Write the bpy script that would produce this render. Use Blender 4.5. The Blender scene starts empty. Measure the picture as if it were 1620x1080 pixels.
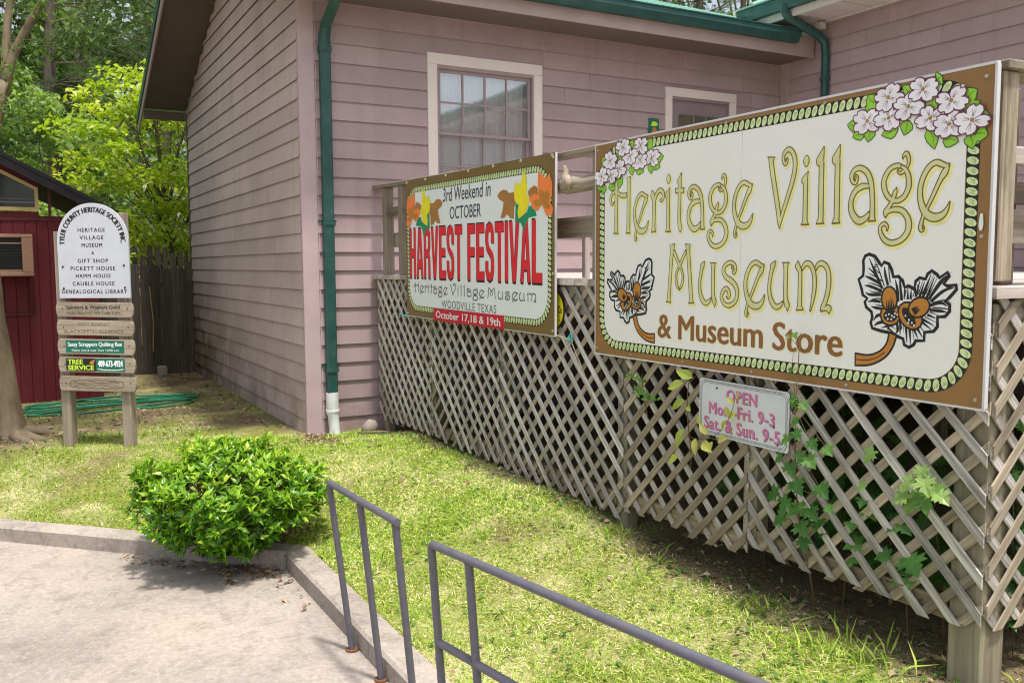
import bpy, math, random
import numpy as np
from mathutils import Vector, noise as mnoise

random.seed(7)
rng = np.random.default_rng(11)
SC = bpy.context.scene
COL = SC.collection
R = math.radians

# ------------------------------------------------------------------ camera
CAM = (0.0, 0.0, 1.62)
YAW, PITCH, ROLL = R(29.15), R(4.93), R(-0.3)
cam = bpy.data.cameras.new('Camera')
cam.sensor_width = 36.0
cam.lens = 36.0 * 1410.0 / 1620.0
cam.clip_start = 0.05
cam.clip_end = 600.0
camo = bpy.data.objects.new('Camera', cam)
COL.objects.link(camo)
fw = Vector((math.sin(YAW) * math.cos(PITCH), math.cos(YAW) * math.cos(PITCH), -math.sin(PITCH)))
rt = Vector((math.cos(YAW), -math.sin(YAW), 0))
up = rt.cross(fw)
rt2 = rt * math.cos(ROLL) + up * math.sin(ROLL)
up2 = -rt * math.sin(ROLL) + up * math.cos(ROLL)
from mathutils import Matrix
mw = Matrix((rt2, up2, -fw)).transposed().to_4x4()
mw.translation = Vector(CAM)
camo.matrix_world = mw
SC.camera = camo
cam.dof.use_dof = True
cam.dof.focus_distance = 5.0
cam.dof.aperture_fstop = 8.0

# ------------------------------------------------------------------ world, sun, exposure
SUN_AZ, SUN_EL = R(176), R(73)          # azimuth clockwise from +Y: behind the viewer, to the left
wd = bpy.data.worlds.new('World')
SC.world = wd
wd.use_nodes = True
wn = wd.node_tree.nodes
bg = wn.get('Background') or wn.new('ShaderNodeBackground')
sky = wn.new('ShaderNodeTexSky')
sky.sky_type = 'NISHITA'
sky.sun_disc = False
sky.sun_elevation = SUN_EL
sky.sun_rotation = SUN_AZ
sky.air_density = 1.0
sky.dust_density = 4.0
sky.ozone_density = 0.6
hs_ = wn.new('ShaderNodeHueSaturation'); hs_.inputs['Saturation'].default_value = .55
wd.node_tree.links.new(sky.outputs[0], hs_.inputs['Color'])
wd.node_tree.links.new(hs_.outputs[0], bg.inputs[0])
bg.inputs[1].default_value = 0.115
sun = bpy.data.lights.new('Sun', 'SUN')
sun.energy = 2.3
sun.angle = R(4)
sun.color = (1.0, 0.955, 0.89)
suno = bpy.data.objects.new('Sun', sun)
COL.objects.link(suno)
sd = Vector((math.sin(SUN_AZ) * math.cos(SUN_EL), math.cos(SUN_AZ) * math.cos(SUN_EL), math.sin(SUN_EL)))
suno.rotation_euler = sd.to_track_quat('Z', 'Y').to_euler()
suno.location = (-6, -8, 14)
SC.view_settings.view_transform = 'Standard'
SC.view_settings.look = 'None'
SC.view_settings.gamma = 1.0
SC.view_settings.exposure = 1.0
SC.render.engine = 'CYCLES'
SC.cycles.filter_width = 1.1
SC.cycles.max_bounces = 8
SC.cycles.transparent_max_bounces = 12

# ------------------------------------------------------------------ helpers
class MB:
    """collects shapes and links them as one mesh object"""
    def __init__(self):
        self.v = []; self.f = []; self.g = []; self.r = []
    def add(self, vs, fs, gs=None, rnd=None):
        b = len(self.v)
        r = random.random() if rnd is None else rnd
        self.v += [tuple(p) for p in vs]
        self.f += [tuple(i + b for i in q) for q in fs]
        if gs is None:
            gs = vs
        self.g += [tuple(p) for p in gs]
        self.r += [r] * len(vs)
    def beam(self, p0, p1, w, h, upv=(0, 0, 1), rnd=None):
        p0 = Vector(p0); p1 = Vector(p1)
        d = p1 - p0; L = d.length; d.normalize()
        u = Vector(upv); s = d.cross(u).normalized(); u = s.cross(d).normalized()
        o = Vector((random.uniform(0, 50), random.uniform(0, 50), random.uniform(0, 50)))
        vs = []; gs = []
        for t in (0, L):
            for a, b in ((-w / 2, -h / 2), (w / 2, -h / 2), (w / 2, h / 2), (-w / 2, h / 2)):
                vs.append(p0 + d * t + s * a + u * b)
                gs.append((t + o.x, a + o.y, b + o.z))
        self.add(vs, [(3, 2, 1, 0), (4, 5, 6, 7), (0, 1, 5, 4), (1, 2, 6, 5), (2, 3, 7, 6), (3, 0, 4, 7)], gs, rnd)
    def box(self, x0, x1, y0, y1, z0, z1, rnd=None):
        e = [x1 - x0, y1 - y0, z1 - z0]
        k = e.index(max(e))
        cx, cy, cz = (x0 + x1) / 2, (y0 + y1) / 2, (z0 + z1) / 2
        if k == 0: self.beam((x0, cy, cz), (x1, cy, cz), e[1], e[2], (0, 0, 1), rnd)
        elif k == 1: self.beam((cx, y0, cz), (cx, y1, cz), e[0], e[2], (0, 0, 1), rnd)
        else: self.beam((cx, cy, z0), (cx, cy, z1), e[0], e[1], (0, 1, 0), rnd)
    def prism(self, pts, ext, rnd=None, gs=None):
        ext = Vector(ext); n = len(pts)
        pts = [Vector(p) for p in pts]
        vs = pts + [p + ext for p in pts]
        fs = [tuple(range(n - 1, -1, -1)), tuple(range(n, 2 * n))]
        fs += [(i, (i + 1) % n, n + (i + 1) % n, n + i) for i in range(n)]
        self.add(vs, fs, (gs + gs) if gs else None, rnd)
    def poly(self, pts, rnd=None):
        self.add(pts, [tuple(range(len(pts)))], None, rnd)
    def tube(self, path, rad, n=10, caps=True, rnd=None, flat=1.0):
        path = [Vector(p) for p in path]
        if not hasattr(rad, '__len__'): rad = [rad] * len(path)
        vs = []; gs = []; fs = []
        ref = None; L = 0.0
        o = (random.uniform(0, 30), random.uniform(0, 30))
        for i, p in enumerate(path):
            a = path[max(0, i - 1)]; b = path[min(len(path) - 1, i + 1)]
            t = (b - a).normalized()
            if i: L += (p - path[i - 1]).length
            if ref is None:
                ref = Vector((0, 0, 1)) if abs(t.z) < .9 else Vector((1, 0, 0))
            s = t.cross(ref).normalized(); u = s.cross(t).normalized(); ref = u
            for k in range(n):
                c, q = math.cos(2 * math.pi * k / n), math.sin(2 * math.pi * k / n)
                vs.append(p + s * (c * rad[i]) + u * (q * rad[i] * flat))
                gs.append((L + o[0], c * rad[i] + o[1], q * rad[i]))
        for i in range(len(path) - 1):
            for k in range(n):
                a = i * n + k; b = i * n + (k + 1) % n
                fs.append((a, b, b + n, a + n))
        if caps:
            fs.append(tuple(range(n - 1, -1, -1)))
            e = (len(path) - 1) * n
            fs.append(tuple(range(e, e + n)))
        self.add(vs, fs, gs, rnd)
    def disc(self, c, nrm, r, depth, n=12, rnd=None):
        c = Vector(c); nrm = Vector(nrm).normalized()
        self.tube([c, c + nrm * depth], r, n, True, rnd)
    def build(self, name, mat, parent=None, smooth=False, bevel=0.0):
        o = Vector((0, 0, 0))
        if parent is not None:
            q = parent
            while q is not None:
                o += q.location; q = q.parent
        me = bpy.data.meshes.new(name)
        me.from_pydata([(p[0] - o.x, p[1] - o.y, p[2] - o.z) for p in self.v], [], self.f)
        a = me.attributes.new('gv', 'FLOAT_VECTOR', 'POINT')
        a.data.foreach_set('vector', np.array(self.g, dtype=np.float32).ravel())
        a = me.attributes.new('rnd', 'FLOAT', 'POINT')
        a.data.foreach_set('value', np.array(self.r, dtype=np.float32))
        if smooth:
            me.polygons.foreach_set('use_smooth', [True] * len(me.polygons))
            if smooth == 'auto':
                me.set_sharp_from_angle(angle=R(40))
        me.materials.append(mat)
        ob = bpy.data.objects.new(name, me)
        COL.objects.link(ob)
        if parent is not None: ob.parent = parent
        if bevel:
            m = ob.modifiers.new('bevel', 'BEVEL'); m.width = bevel; m.segments = 1; m.limit_method = 'ANGLE'
        return ob

def thing(name, label, cat, loc=(0, 0, 0), group=None):
    o = bpy.data.objects.new(name, None)
    o.empty_display_size = .1
    COL.objects.link(o); o.location = loc
    o['label'] = label; o['category'] = cat
    if group: o['group'] = group
    return o

def tag(o, label, cat, group=None):
    o['label'] = label; o['category'] = cat
    if group: o['group'] = group
    return o

def setting(o, kind='structure'):
    o['kind'] = kind
    return o

def fast_mesh(name, V, F, mat, parent=None, attrs=None, smooth=False):
    """V (n,3) array, F (m,k) array of equal-size faces"""
    V = np.asarray(V, dtype=np.float32); F = np.asarray(F, dtype=np.int32)
    if parent is not None:
        o = np.zeros(3, dtype=np.float32); q = parent
        while q is not None:
            o += np.array(q.location); q = q.parent
        V = V - o
    me = bpy.data.meshes.new(name)
    k = F.shape[1]
    me.vertices.add(len(V)); me.vertices.foreach_set('co', V.ravel())
    me.loops.add(F.size); me.loops.foreach_set('vertex_index', F.ravel())
    me.polygons.add(len(F))
    me.polygons.foreach_set('loop_start', np.arange(0, F.size, k, dtype=np.int32))
    me.polygons.foreach_set('loop_total', np.full(len(F), k, dtype=np.int32))
    if smooth: me.polygons.foreach_set('use_smooth', np.ones(len(F), dtype=bool))
    for n, a in (attrs or {}).items():
        t = me.attributes.new(n, 'FLOAT', 'POINT')
        t.data.foreach_set('value', np.asarray(a, dtype=np.float32))
    me.update(calc_edges=True); me.validate()
    me.materials.append(mat)
    ob = bpy.data.objects.new(name, me); COL.objects.link(ob)
    if parent is not None: ob.parent = parent
    return ob

def unit(a): return a / np.maximum(np.linalg.norm(a, axis=-1, keepdims=True), 1e-9)

def leaf_arrays(P, D, N, L, W, fold=.25, droop=.25, rnd=None):
    """five-vertex leaves: base, mid, tip, two sides"""
    n = len(P)
    D = unit(D); S = unit(np.cross(D, N)); N = np.cross(S, D)
    L = np.broadcast_to(L, n)[:, None]; W = np.broadcast_to(W, n)[:, None]
    mid = P + D * L * .5
    tip = P + D * L - N * L * droop
    l = P + D * L * .42 + S * W * .5 + N * W * fold
    r = P + D * L * .42 - S * W * .5 + N * W * fold
    V = np.stack([P, mid, tip, l, r], 1).reshape(-1, 3)
    b = np.arange(n)[:, None] * 5
    F = (b[:, :, None] + np.array([[0, 4, 1], [0, 1, 3], [1, 4, 2], [1, 2, 3]])[None]).reshape(-1, 3)
    if rnd is None: rnd = rng.random(n)
    return V, F, np.repeat(rnd, 5)

def join_leaves(parts):
    V = []; F = []; A = []; b = 0
    for v, f, a in parts:
        V.append(v); F.append(f + b); A.append(a); b += len(v)
    return np.concatenate(V), np.concatenate(F), np.concatenate(A)

# ------------------------------------------------------------------ materials
def nt(name):
    m = bpy.data.materials.new(name); m.use_nodes = True
    t = m.node_tree; b = t.nodes.get('Principled BSDF')
    return m, t, b
def node(t, ty, **kw):
    n = t.nodes.new(ty)
    for k, v in kw.items(): setattr(n, k, v)
    return n
def ramp(t, fac, stops):
    r = node(t, 'ShaderNodeValToRGB')
    el = r.color_ramp.elements
    while len(el) < len(stops): el.new(.5)
    for e, (p, c) in zip(el, stops):
        e.position = p; e.color = (c[0], c[1], c[2], 1)
    t.links.new(fac, r.inputs[0])
    return r.outputs[0]
def noise(t, vec, scale, detail=4, rough=.55):
    n = node(t, 'ShaderNodeTexNoise')
    n.inputs['Scale'].default_value = scale; n.inputs['Detail'].default_value = detail
    n.inputs['Roughness'].default_value = rough
    if vec is not None: t.links.new(vec, n.inputs['Vector'])
    return n.outputs[0]
def mapping(t, vec, scale):
    n = node(t, 'ShaderNodeMapping'); n.inputs['Scale'].default_value = scale
    t.links.new(vec, n.inputs['Vector']); return n.outputs[0]
def attr(t, name, out='Vector'):
    n = node(t, 'ShaderNodeAttribute'); n.attribute_name = name
    return n.outputs[out]
def mix(t, fac, a, b, mode='MIX'):
    n = node(t, 'ShaderNodeMix', data_type='RGBA', blend_type=mode)
    n.clamp_factor = True
    if isinstance(fac, (int, float)): n.inputs[0].default_value = fac
    else: t.links.new(fac, n.inputs[0])
    for s, i in ((a, 6), (b, 7)):
        if isinstance(s, tuple): n.inputs[i].default_value = (s[0], s[1], s[2], 1)
        else: t.links.new(s, n.inputs[i])
    return n.outputs[2]
def math_(t, op, a, b=0.0, c=None):
    n = node(t, 'ShaderNodeMath', operation=op)
    for s, i in ((a, 0), (b, 1), (c, 2)):
        if s is None: continue
        if isinstance(s, (int, float)): n.inputs[i].default_value = s
        else: t.links.new(s, n.inputs[i])
    return n.outputs[0]
def mapr(t, v, a, b, c=0.0, d=1.0):
    n = node(t, 'ShaderNodeMapRange')
    t.links.new(v, n.inputs[0])
    for i, q in enumerate((a, b, c, d)): n.inputs[i + 1].default_value = q
    return n.outputs[0]
def bump(t, b, h, strength, dist=.01):
    n = node(t, 'ShaderNodeBump'); n.inputs['Strength'].default_value = strength
    n.inputs['Distance'].default_value = dist
    t.links.new(h, n.inputs['Height']); t.links.new(n.outputs[0], b.inputs['Normal'])
def position(t): return node(t, 'ShaderNodeNewGeometry').outputs['Position']
def sepz(t, v):
    s = node(t, 'ShaderNodeSeparateXYZ'); t.links.new(v, s.inputs[0]); return s.outputs

def wood(name, dark, lite, rough=.85, along=2.0, across=45.0, spread=.35, green=0.0):
    m, t, b = nt(name)
    g = attr(t, 'gv'); rn = attr(t, 'rnd', 'Fac')
    n1 = noise(t, mapping(t, g, (along, across, across)), 1.0, 5, .65)
    n2 = noise(t, mapping(t, g, (1.2, 6, 6)), 1.0, 3)
    c = ramp(t, n1, [(.30, dark), (.62, lite)])
    c = mix(t, mapr(t, n2, .45, .75, 0, .45), c, tuple(x * .45 for x in dark))
    v = mapr(t, rn, 0, 1, 1 - spread, 1 + spread * .6)
    c = mix(t, 1.0, c, node_rgb(t, v), 'MULTIPLY')
    if green:
        n3 = noise(t, position(t), 3.0, 4)
        c = mix(t, mapr(t, n3, .45, .7, 0, green), c, (.12, .14, .06))
    t.links.new(c, b.inputs['Base Color'])
    b.inputs['Roughness'].default_value = rough
    bump(t, b, n1, .5, .004)
    return m
def node_rgb(t, v):
    n = node(t, 'ShaderNodeCombineColor')
    for i in range(3): t.links.new(v, n.inputs[i])
    return n.outputs[0]

def paint(name, col, rough=.55, var=.10, scale=6.0, bumpy=.08, spec=.4, dirt=None, metal=0.0):
    m, t, b = nt(name)
    p = position(t)
    n1 = noise(t, p, scale, 5, .6)
    n2 = noise(t, p, scale * 9, 3)
    c = mix(t, mapr(t, n1, .3, .7), tuple(x * (1 - var) for x in col), tuple(min(1, x * (1 + var)) for x in col))
    if dirt is not None:
        c = mix(t, mapr(t, n1, .52, .78, 0, dirt[1]), c, dirt[0])
    t.links.new(c, b.inputs['Base Color'])
    r = mapr(t, n2, .3, .7, rough * .88, min(1, rough * 1.1))
    t.links.new(r, b.inputs['Roughness'])
    b.inputs['Specular IOR Level'].default_value = spec
    b.inputs['Metallic'].default_value = metal
    if bumpy: bump(t, b, n2, bumpy, .003)
    return m

def siding_mat(name, col, algae=False):
    m, t, b = nt(name)
    g = attr(t, 'gv'); rn = attr(t, 'rnd', 'Fac'); p = position(t)
    n1 = noise(t, mapping(t, g, (1.5, 60, 60)), 1.0, 4, .6)
    n2 = noise(t, p, 1.3, 5, .6)
    c = mix(t, mapr(t, n2, .3, .7), tuple(x * .9 for x in col), tuple(x * 1.08 for x in col))
    c = mix(t, 1.0, c, node_rgb(t, mapr(t, rn, 0, 1, .92, 1.06)), 'MULTIPLY')
    st = noise(t, mapping(t, p, (7, 7, .35)), 1.0, 5, .65)
    c = mix(t, mapr(t, st, .52, .75, 0, .30), c, (.20, .155, .135))
    c = mix(t, mapr(t, noise(t, p, 26, 3, .6), .62, .72, 0, .25), c, (.22, .17, .15))
    s = sepz(t, p)
    low = mapr(t, s[2], .75, .0, 0, 1)
    low = math_(t, 'MULTIPLY', low, mapr(t, noise(t, p, 3.0, 5, .65), .38, .62))
    c = mix(t, math_(t, 'MULTIPLY', low, .55), c, (.13, .085, .05))
    if algae:
        far = math_(t, 'MULTIPLY', mapr(t, s[1], 9.5, 14.0), mapr(t, s[2], 1.75, .6))
        far = math_(t, 'MULTIPLY', far, mapr(t, noise(t, p, 1.7, 5, .7), .3, .55))
        c = mix(t, math_(t, 'MULTIPLY', far, .85), c, (.085, .075, .025))
    t.links.new(c, b.inputs['Base Color'])
    b.inputs['Roughness'].default_value = .6
    b.inputs['Specular IOR Level'].default_value = .3
    bump(t, b, n1, .18, .003)
    return m

def signwhite(name, col):
    m, t, b = nt(name)
    p = position(t)
    c = mix(t, mapr(t, noise(t, p, 2.2, 4, .6), .35, .7), tuple(x * .96 for x in col), col)
    c = mix(t, mapr(t, noise(t, mapping(t, p, (1, 26, .7)), 1.0, 5, .7), .54, .80, 0, .16), c, tuple(x * f for x, f in zip(col, (.78, .76, .66))))
    c = mix(t, mapr(t, noise(t, p, 55, 3, .6), .66, .76, 0, .22), c, (.45, .42, .34))
    t.links.new(c, b.inputs['Base Color'])
    b.inputs['Roughness'].default_value = .34
    bump(t, b, noise(t, p, 1.6, 2), .10, .02)
    return m

def leafmat(name, stops, trans=.35, rough=.45, spec=.4):
    m, t, b = nt(name)
    rn = attr(t, 'rnd', 'Fac')
    c = ramp(t, rn, stops)
    t.links.new(c, b.inputs['Base Color'])
    b.inputs['Roughness'].default_value = rough
    b.inputs['Specular IOR Level'].default_value = spec
    tr = node(t, 'ShaderNodeBsdfTranslucent')
    c2 = mix(t, 1.0, c, (1.15, 1.25, .55), 'MULTIPLY')
    t.links.new(c2, tr.inputs['Color'])
    mx = node(t, 'ShaderNodeMixShader'); mx.inputs[0].default_value = trans
    out = t.nodes.get('Material Output')
    t.links.new(b.outputs[0], mx.inputs[1]); t.links.new(tr.outputs[0], mx.inputs[2])
    t.links.new(mx.outputs[0], out.inputs['Surface'])
    return m

def ink(name, col, rough=.45, spec=.35):
    m, t, b = nt(name)
    n1 = noise(t, position(t), 14, 4)
    c = mix(t, mapr(t, n1, .3, .7), tuple(x * .9 for x in col), tuple(min(1, x * 1.06) for x in col))
    t.links.new(c, b.inputs['Base Color'])
    b.inputs['Roughness'].default_value = rough
    b.inputs['Specular IOR Level'].default_value = spec
    return m

M = {}
M['siding_side_brightened'] = siding_mat('mauve siding side brightened', (.56, .445, .42), True)  # same paint as the front, lightened to make up for missing sun
M['siding'] = siding_mat('mauve siding', (.395, .295, .305))
M['corner'] = paint('mauve trim', (.49, .365, .385), .6, .08, 4, dirt=((.2, .13, .11), .35))
M['trim'] = paint('cream trim', (.70, .645, .60), .55, .06, 5, dirt=((.4, .33, .27), .25))
M['fascia'] = paint('mauve fascia', (.36, .275, .255), .6, .08, 3)
M['soffit'] = paint('brown soffit', (.12, .095, .078), .7, .1, 3)
M['wsoffit'] = paint('pale soffit', (.58, .54, .50), .65, .08, 4)
M['green'] = paint('green gutter metal', (.013, .070, .062), .45, .2, 6, .05, .5, dirt=((.07, .10, .075), .5))
M['roofm'] = paint('pale green roof metal', (.34, .56, .47), .42, .1, 3, .03, .5)
M['pvc'] = paint('white pvc', (.72, .74, .76), .35, .04, 8, .0)
M['sash'] = paint('mauve sash', (.32, .25, .255), .5, .08, 8)
M['door'] = paint('mauve door', (.25, .20, .21), .55, .08, 4)
M['plastic'] = paint('deep green plaque', (.01, .14, .08), .5)
M['concrete'] = None
M['red'] = paint('barn red paint', (.11, .011, .015), .7, .16, 2.5, .1, .3, dirt=((.05, .012, .012), .5))
M['redtrim'] = paint('dark red trim', (.075, .010, .012), .7, .15, 3)
M['roofedge'] = paint('black shingle edge', (.022, .02, .024), .85, .3, 12, .4, .2)
M['tan'] = paint('tan paint', (.42, .30, .12), .6, .12, 8)
M['acbox'] = paint('faded tan housing', (.25, .14, .09), .6, .12, 8)
M['dark'] = paint('dark recess', (.012, .012, .012), .6, .2, 8, 0)
M['lattice'] = None
M['lattice_b'] = wood('brown lattice', (.15, .105, .062), (.34, .265, .175), spread=.3)
M['post'] = wood('treated post', (.17, .145, .095), (.33, .29, .205), along=1.5, across=38, green=.30)
M['rail'] = wood('weathered rail', (.17, .135, .095), (.38, .32, .25), along=1.5, across=38, green=.25)
M['railpale'] = wood('pale board', (.38, .32, .28), (.60, .53, .48), along=1.5, across=30)
M['fence'] = wood('old fence boards', (.042, .034, .026), (.115, .094, .072), along=1.5, across=40)
M['fence2'] = wood('pale old fence boards', (.10, .08, .06), (.24, .20, .155), along=1.5, across=40)
M['signpost'] = wood('grey sign timber', (.20, .165, .125), (.36, .30, .235), along=2, across=50, spread=.12, green=.12)
M['signboard'] = wood('tan sign board', (.24, .19, .14), (.42, .345, .265), along=2, across=50, spread=.12)
M['carve'] = ink('carved groove', (.13, .10, .065), .9)
M['pipe'] = paint('dark grey pipe paint', (.105, .104, .128), .40, .16, 22, .10, .5, dirt=((.15, .085, .05), .45))
M['rust'] = paint('rust', (.16, .07, .03), .9, .3, 30)
M['screw'] = paint('dull screw', (.45, .42, .38), .4, .1, 10, 0, .5, metal=.6)
M['alu'] = paint('aluminium edge', (.62, .62, .64), .35, .05, 10, 0, .5)
M['white'] = signwhite('sign cream', (.85, .855, .815))
M['white2'] = signwhite('sign white', (.80, .845, .835))
M['archw'] = paint('arch white', (.52, .545, .60), .5, .05, 6, 0, .35)
M['hours'] = paint('hours sign white', (.66, .69, .72), .4, .07, 7, 0, .35, dirt=((.5, .52, .45), .4))
M['brown'] = paint('sign brown', (.27, .145, .045), .35, .12, 4, 0, .4)
M['brown2'] = paint('sign olive brown', (.19, .125, .04), .35, .12, 4, 0, .4)
M['olive'] = ink('letter olive', (.66, .67, .34))
M['oline'] = ink('letter outline', (.17, .12, .02))
M['glow'] = ink('letter yellow', (.86, .82, .33))
M['storebrown'] = ink('store brown', (.27, .12, .045))
M['black'] = ink('ink black', (.018, .017, .016))
M['slate'] = ink('ink slate', (.035, .035, .07))
M['greyink'] = ink('ink grey', (.12, .12, .14))
M['rope'] = ink('rope green', (.66, .78, .40))
M['petal'] = ink('petal', (.84, .82, .86))
M['plum'] = ink('petal outline', (.16, .045, .10))
M['sgreen'] = ink('sign leaf green', (.30, .62, .05))
M['sgreend'] = ink('sign leaf outline', (.03, .12, .02))
M['gold'] = ink('flower centre', (.38, .22, .04))
M['orange'] = ink('orange', (.50, .215, .035))
M['orange2'] = ink('leaf orange', (.90, .24, .06))
M['yellow'] = ink('leaf yellow', (.86, .76, .02))
M['leafbrown'] = ink('leaf brown', (.40, .19, .05))
M['lgreen'] = ink('leaf teal green', (.01, .28, .12))
M['redink'] = ink('festival red', (.75, .025, .035))
M['banner'] = ink('banner red', (.58, .02, .04))
M['pink'] = ink('hours pink', (.64, .18, .38))
M['signteal'] = ink('small sign green', (.012, .14, .10))
M['lime'] = ink('lime', (.55, .80, .05))
M['cord'] = paint('turquoise cord', (.10, .50, .45), .6, .1, 20)
M['ropew'] = paint('old rope', (.50, .44, .30), .9, .25, 40, .4)
M['hose'] = paint('green hose', (.012, .15, .075), .4, .25, 20, .05)
M['bark'] = wood('smooth bark', (.11, .08, .05), (.25, .19, .12), along=3, across=10, spread=.1)
M['bark2'] = wood('forest bark', (.05, .038, .028), (.15, .115, .085), along=3, across=16, spread=.2)

def lattice_mat():
    # boards with rnd above 1 are the browner slope of the weave
    m, t, b = nt('weathered lattice')
    g = attr(t, 'gv'); rn = attr(t, 'rnd', 'Fac')
    n1 = noise(t, mapping(t, g, (2.2, 60, 60)), 1.0, 5, .7)
    n2 = noise(t, mapping(t, g, (3, 14, 14)), 1.0, 4, .65)
    a = ramp(t, n1, [(.30, (.15, .132, .115)), (.46, (.44, .41, .375)), (.64, (.75, .72, .69))])
    c = ramp(t, n1, [(.28, (.19, .145, .095)), (.64, (.52, .44, .33))])
    br = math_(t, 'GREATER_THAN', rn, 1.0)
    col = mix(t, br, a, c)
    col = mix(t, mapr(t, n2, .50, .72, 0, .55), col, (.085, .065, .045))
    fr = math_(t, 'SUBTRACT', rn, br)
    col = mix(t, 1.0, col, node_rgb(t, mapr(t, fr, 0, 1, .58, 1.2)), 'MULTIPLY')
    low = mapr(t, sepz(t, position(t))[2], .55, .12, 0, .45)
    col = mix(t, math_(t, 'MULTIPLY', low, mapr(t, noise(t, position(t), 5, 4), .3, .6)), col, (.17, .115, .06))
    t.links.new(col, b.inputs['Base Color'])
    b.inputs['Roughness'].default_value = .9
    bump(t, b, n1, .7, .004)
    return m
M['lattice'] = lattice_mat()

# concrete: drive and kerb
def concrete(name, c0, c1, warm):
    m, t, b = nt(name)
    p = position(t)
    n1 = noise(t, p, 1.1, 6, .62); n2 = noise(t, p, 7, 5, .7); n3 = noise(t, p, 160, 2)
    n4 = noise(t, mapping(t, p, (14, 90, 1)), 1.0, 2)
    n5 = noise(t, p, .55, 4, .6)
    c = mix(t, mapr(t, n1, .32, .68), c0, c1)
    c = mix(t, mapr(t, n5, .46, .66, 0, .5), c, warm)
    n6 = noise(t, p, 34, 4, .75)
    c = mix(t, mapr(t, n2, .50, .72, 0, .6), c, tuple(x * .52 for x in c0))
    c = mix(t, mapr(t, n6, .50, .68, 0, .36), c, tuple(x * .6 for x in c0))
    c = mix(t, mapr(t, n6, .48, .32, 0, .32), c, (.56, .50, .46))
    c = mix(t, mapr(t, n3, .56, .75, 0, .28), c, tuple(x * .45 for x in c0))
    c = mix(t, mapr(t, n3, .42, .26, 0, .3), c, (.66, .62, .58))
    t.links.new(c, b.inputs['Base Color'])
    b.inputs['Roughness'].default_value = .9
    b.inputs['Specular IOR Level'].default_value = .2
    h = math_(t, 'ADD', math_(t, 'MULTIPLY', n3, .6), math_(t, 'MULTIPLY', n4, .35))
    bump(t, b, h, .45, .006)
    return m
M['drive'] = concrete('drive concrete', (.27, .23, .195), (.40, .35, .31), (.37, .29, .22))
M['kerb'] = concrete('kerb concrete', (.27, .23, .195), (.44, .39, .34), (.33, .26, .20))

# lawn soil / thatch
def lawn_mat():
    m, t, b = nt('lawn thatch')
    p = position(t)
    n1 = noise(t, p, 2.2, 5, .6); n2 = noise(t, p, 38, 4, .7); n3 = noise(t, p, 120, 3, .7)
    g = mix(t, mapr(t, n2, .35, .65), (.12, .14, .025), (.38, .37, .11))
    g = mix(t, mapr(t, n1, .45, .68, 0, .7), g, (.72, .62, .38))
    s = mix(t, mapr(t, n2, .3, .7), (.085, .062, .038), (.25, .18, .115))
    s = mix(t, mapr(t, n3, .50, .68), s, (.40, .31, .20))
    c = mix(t, attr(t, 'soil', 'Fac'), g, s)
    t.links.new(c, b.inputs['Base Color'])
    b.inputs['Roughness'].default_value = 1.0
    b.inputs['Specular IOR Level'].default_value = .1
    bump(t, b, math_(t, 'ADD', n2, n3), .8, .02)
    return m
M['lawn'] = lawn_mat()

# glass: clear at normal incidence, mirror-like sky at grazing
def glass_mat(name, refl=.32, tint=(.9, .93, .95)):
    m, t, b = nt(name)
    t.nodes.remove(b)
    gl = node(t, 'ShaderNodeBsdfGlossy'); gl.inputs['Roughness'].default_value = .02
    gl.inputs['Color'].default_value = (.95, .97, 1, 1)
    tr = node(t, 'ShaderNodeBsdfTransparent'); tr.inputs['Color'].default_value = (*tint, 1)
    lw = node(t, 'ShaderNodeFresnel'); lw.inputs['IOR'].default_value = 1.7
    f = math_(t, 'ADD', lw.outputs[0], refl)
    nb = node(t, 'ShaderNodeBump'); nb.inputs['Strength'].default_value = .03; nb.inputs['Distance'].default_value = .02
    t.links.new(noise(t, position(t), 2.5, 2), nb.inputs['Height']); t.links.new(nb.outputs[0], gl.inputs['Normal'])
    mx = node(t, 'ShaderNodeMixShader'); t.links.new(f, mx.inputs[0])
    t.links.new(tr.outputs[0], mx.inputs[1]); t.links.new(gl.outputs[0], mx.inputs[2])
    t.links.new(mx.outputs[0], t.nodes.get('Material Output').inputs['Surface'])
    return m
M['glass'] = glass_mat('window glass', .23, (.98, .99, 1.0))
M['glassd'] = paint('dark pane', (.02, .026, .022), .12, .3, 3, 0, .6)
M['olivepane'] = paint('olive door pane', (.10, .095, .06), .15, .2, 3, 0, .6)

def curtain_mat():
    m, t, b = nt('sheer curtain')
    b.inputs['Base Color'].default_value = (.95, .95, .96, 1)
    b.inputs['Roughness'].default_value = .9
    return m
M['curtain'] = curtain_mat()

# foliage
M['bush'] = leafmat('shrub leaf', [(0, (.022, .085, .010)), (.42, (.085, .24, .014)), (.78, (.28, .48, .025)), (1, (.48, .61, .06))], .3, .32, .5)
M['dogwood'] = leafmat('dogwood leaf', [(0, (.16, .27, .015)), (.45, (.34, .46, .025)), (.84, (.52, .56, .05)), (1, (.74, .78, .55))], .5, .4, .5)
M['hard'] = leafmat('hardwood leaf', [(0, (.032, .078, .018)), (.5, (.095, .185, .038)), (1, (.26, .37, .11))], .45)
M['hardb'] = leafmat('bright hardwood leaf', [(0, (.11, .20, .035)), (.5, (.25, .37, .085)), (1, (.52, .60, .28))], .5)
M['needle'] = leafmat('pine needles', [(0, (.042, .075, .034)), (.5, (.105, .155, .072)), (1, (.25, .30, .16))], .35, .5)
M['wooda'] = leafmat('far wood', [(0, (.05, .10, .035)), (.55, (.14, .22, .075)), (1, (.34, .42, .19))], .4)
M['vine'] = leafmat('vine leaf', [(0, (.035, .12, .02)), (.5, (.10, .25, .045)), (1, (.30, .44, .13))], .35, .4)
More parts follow.
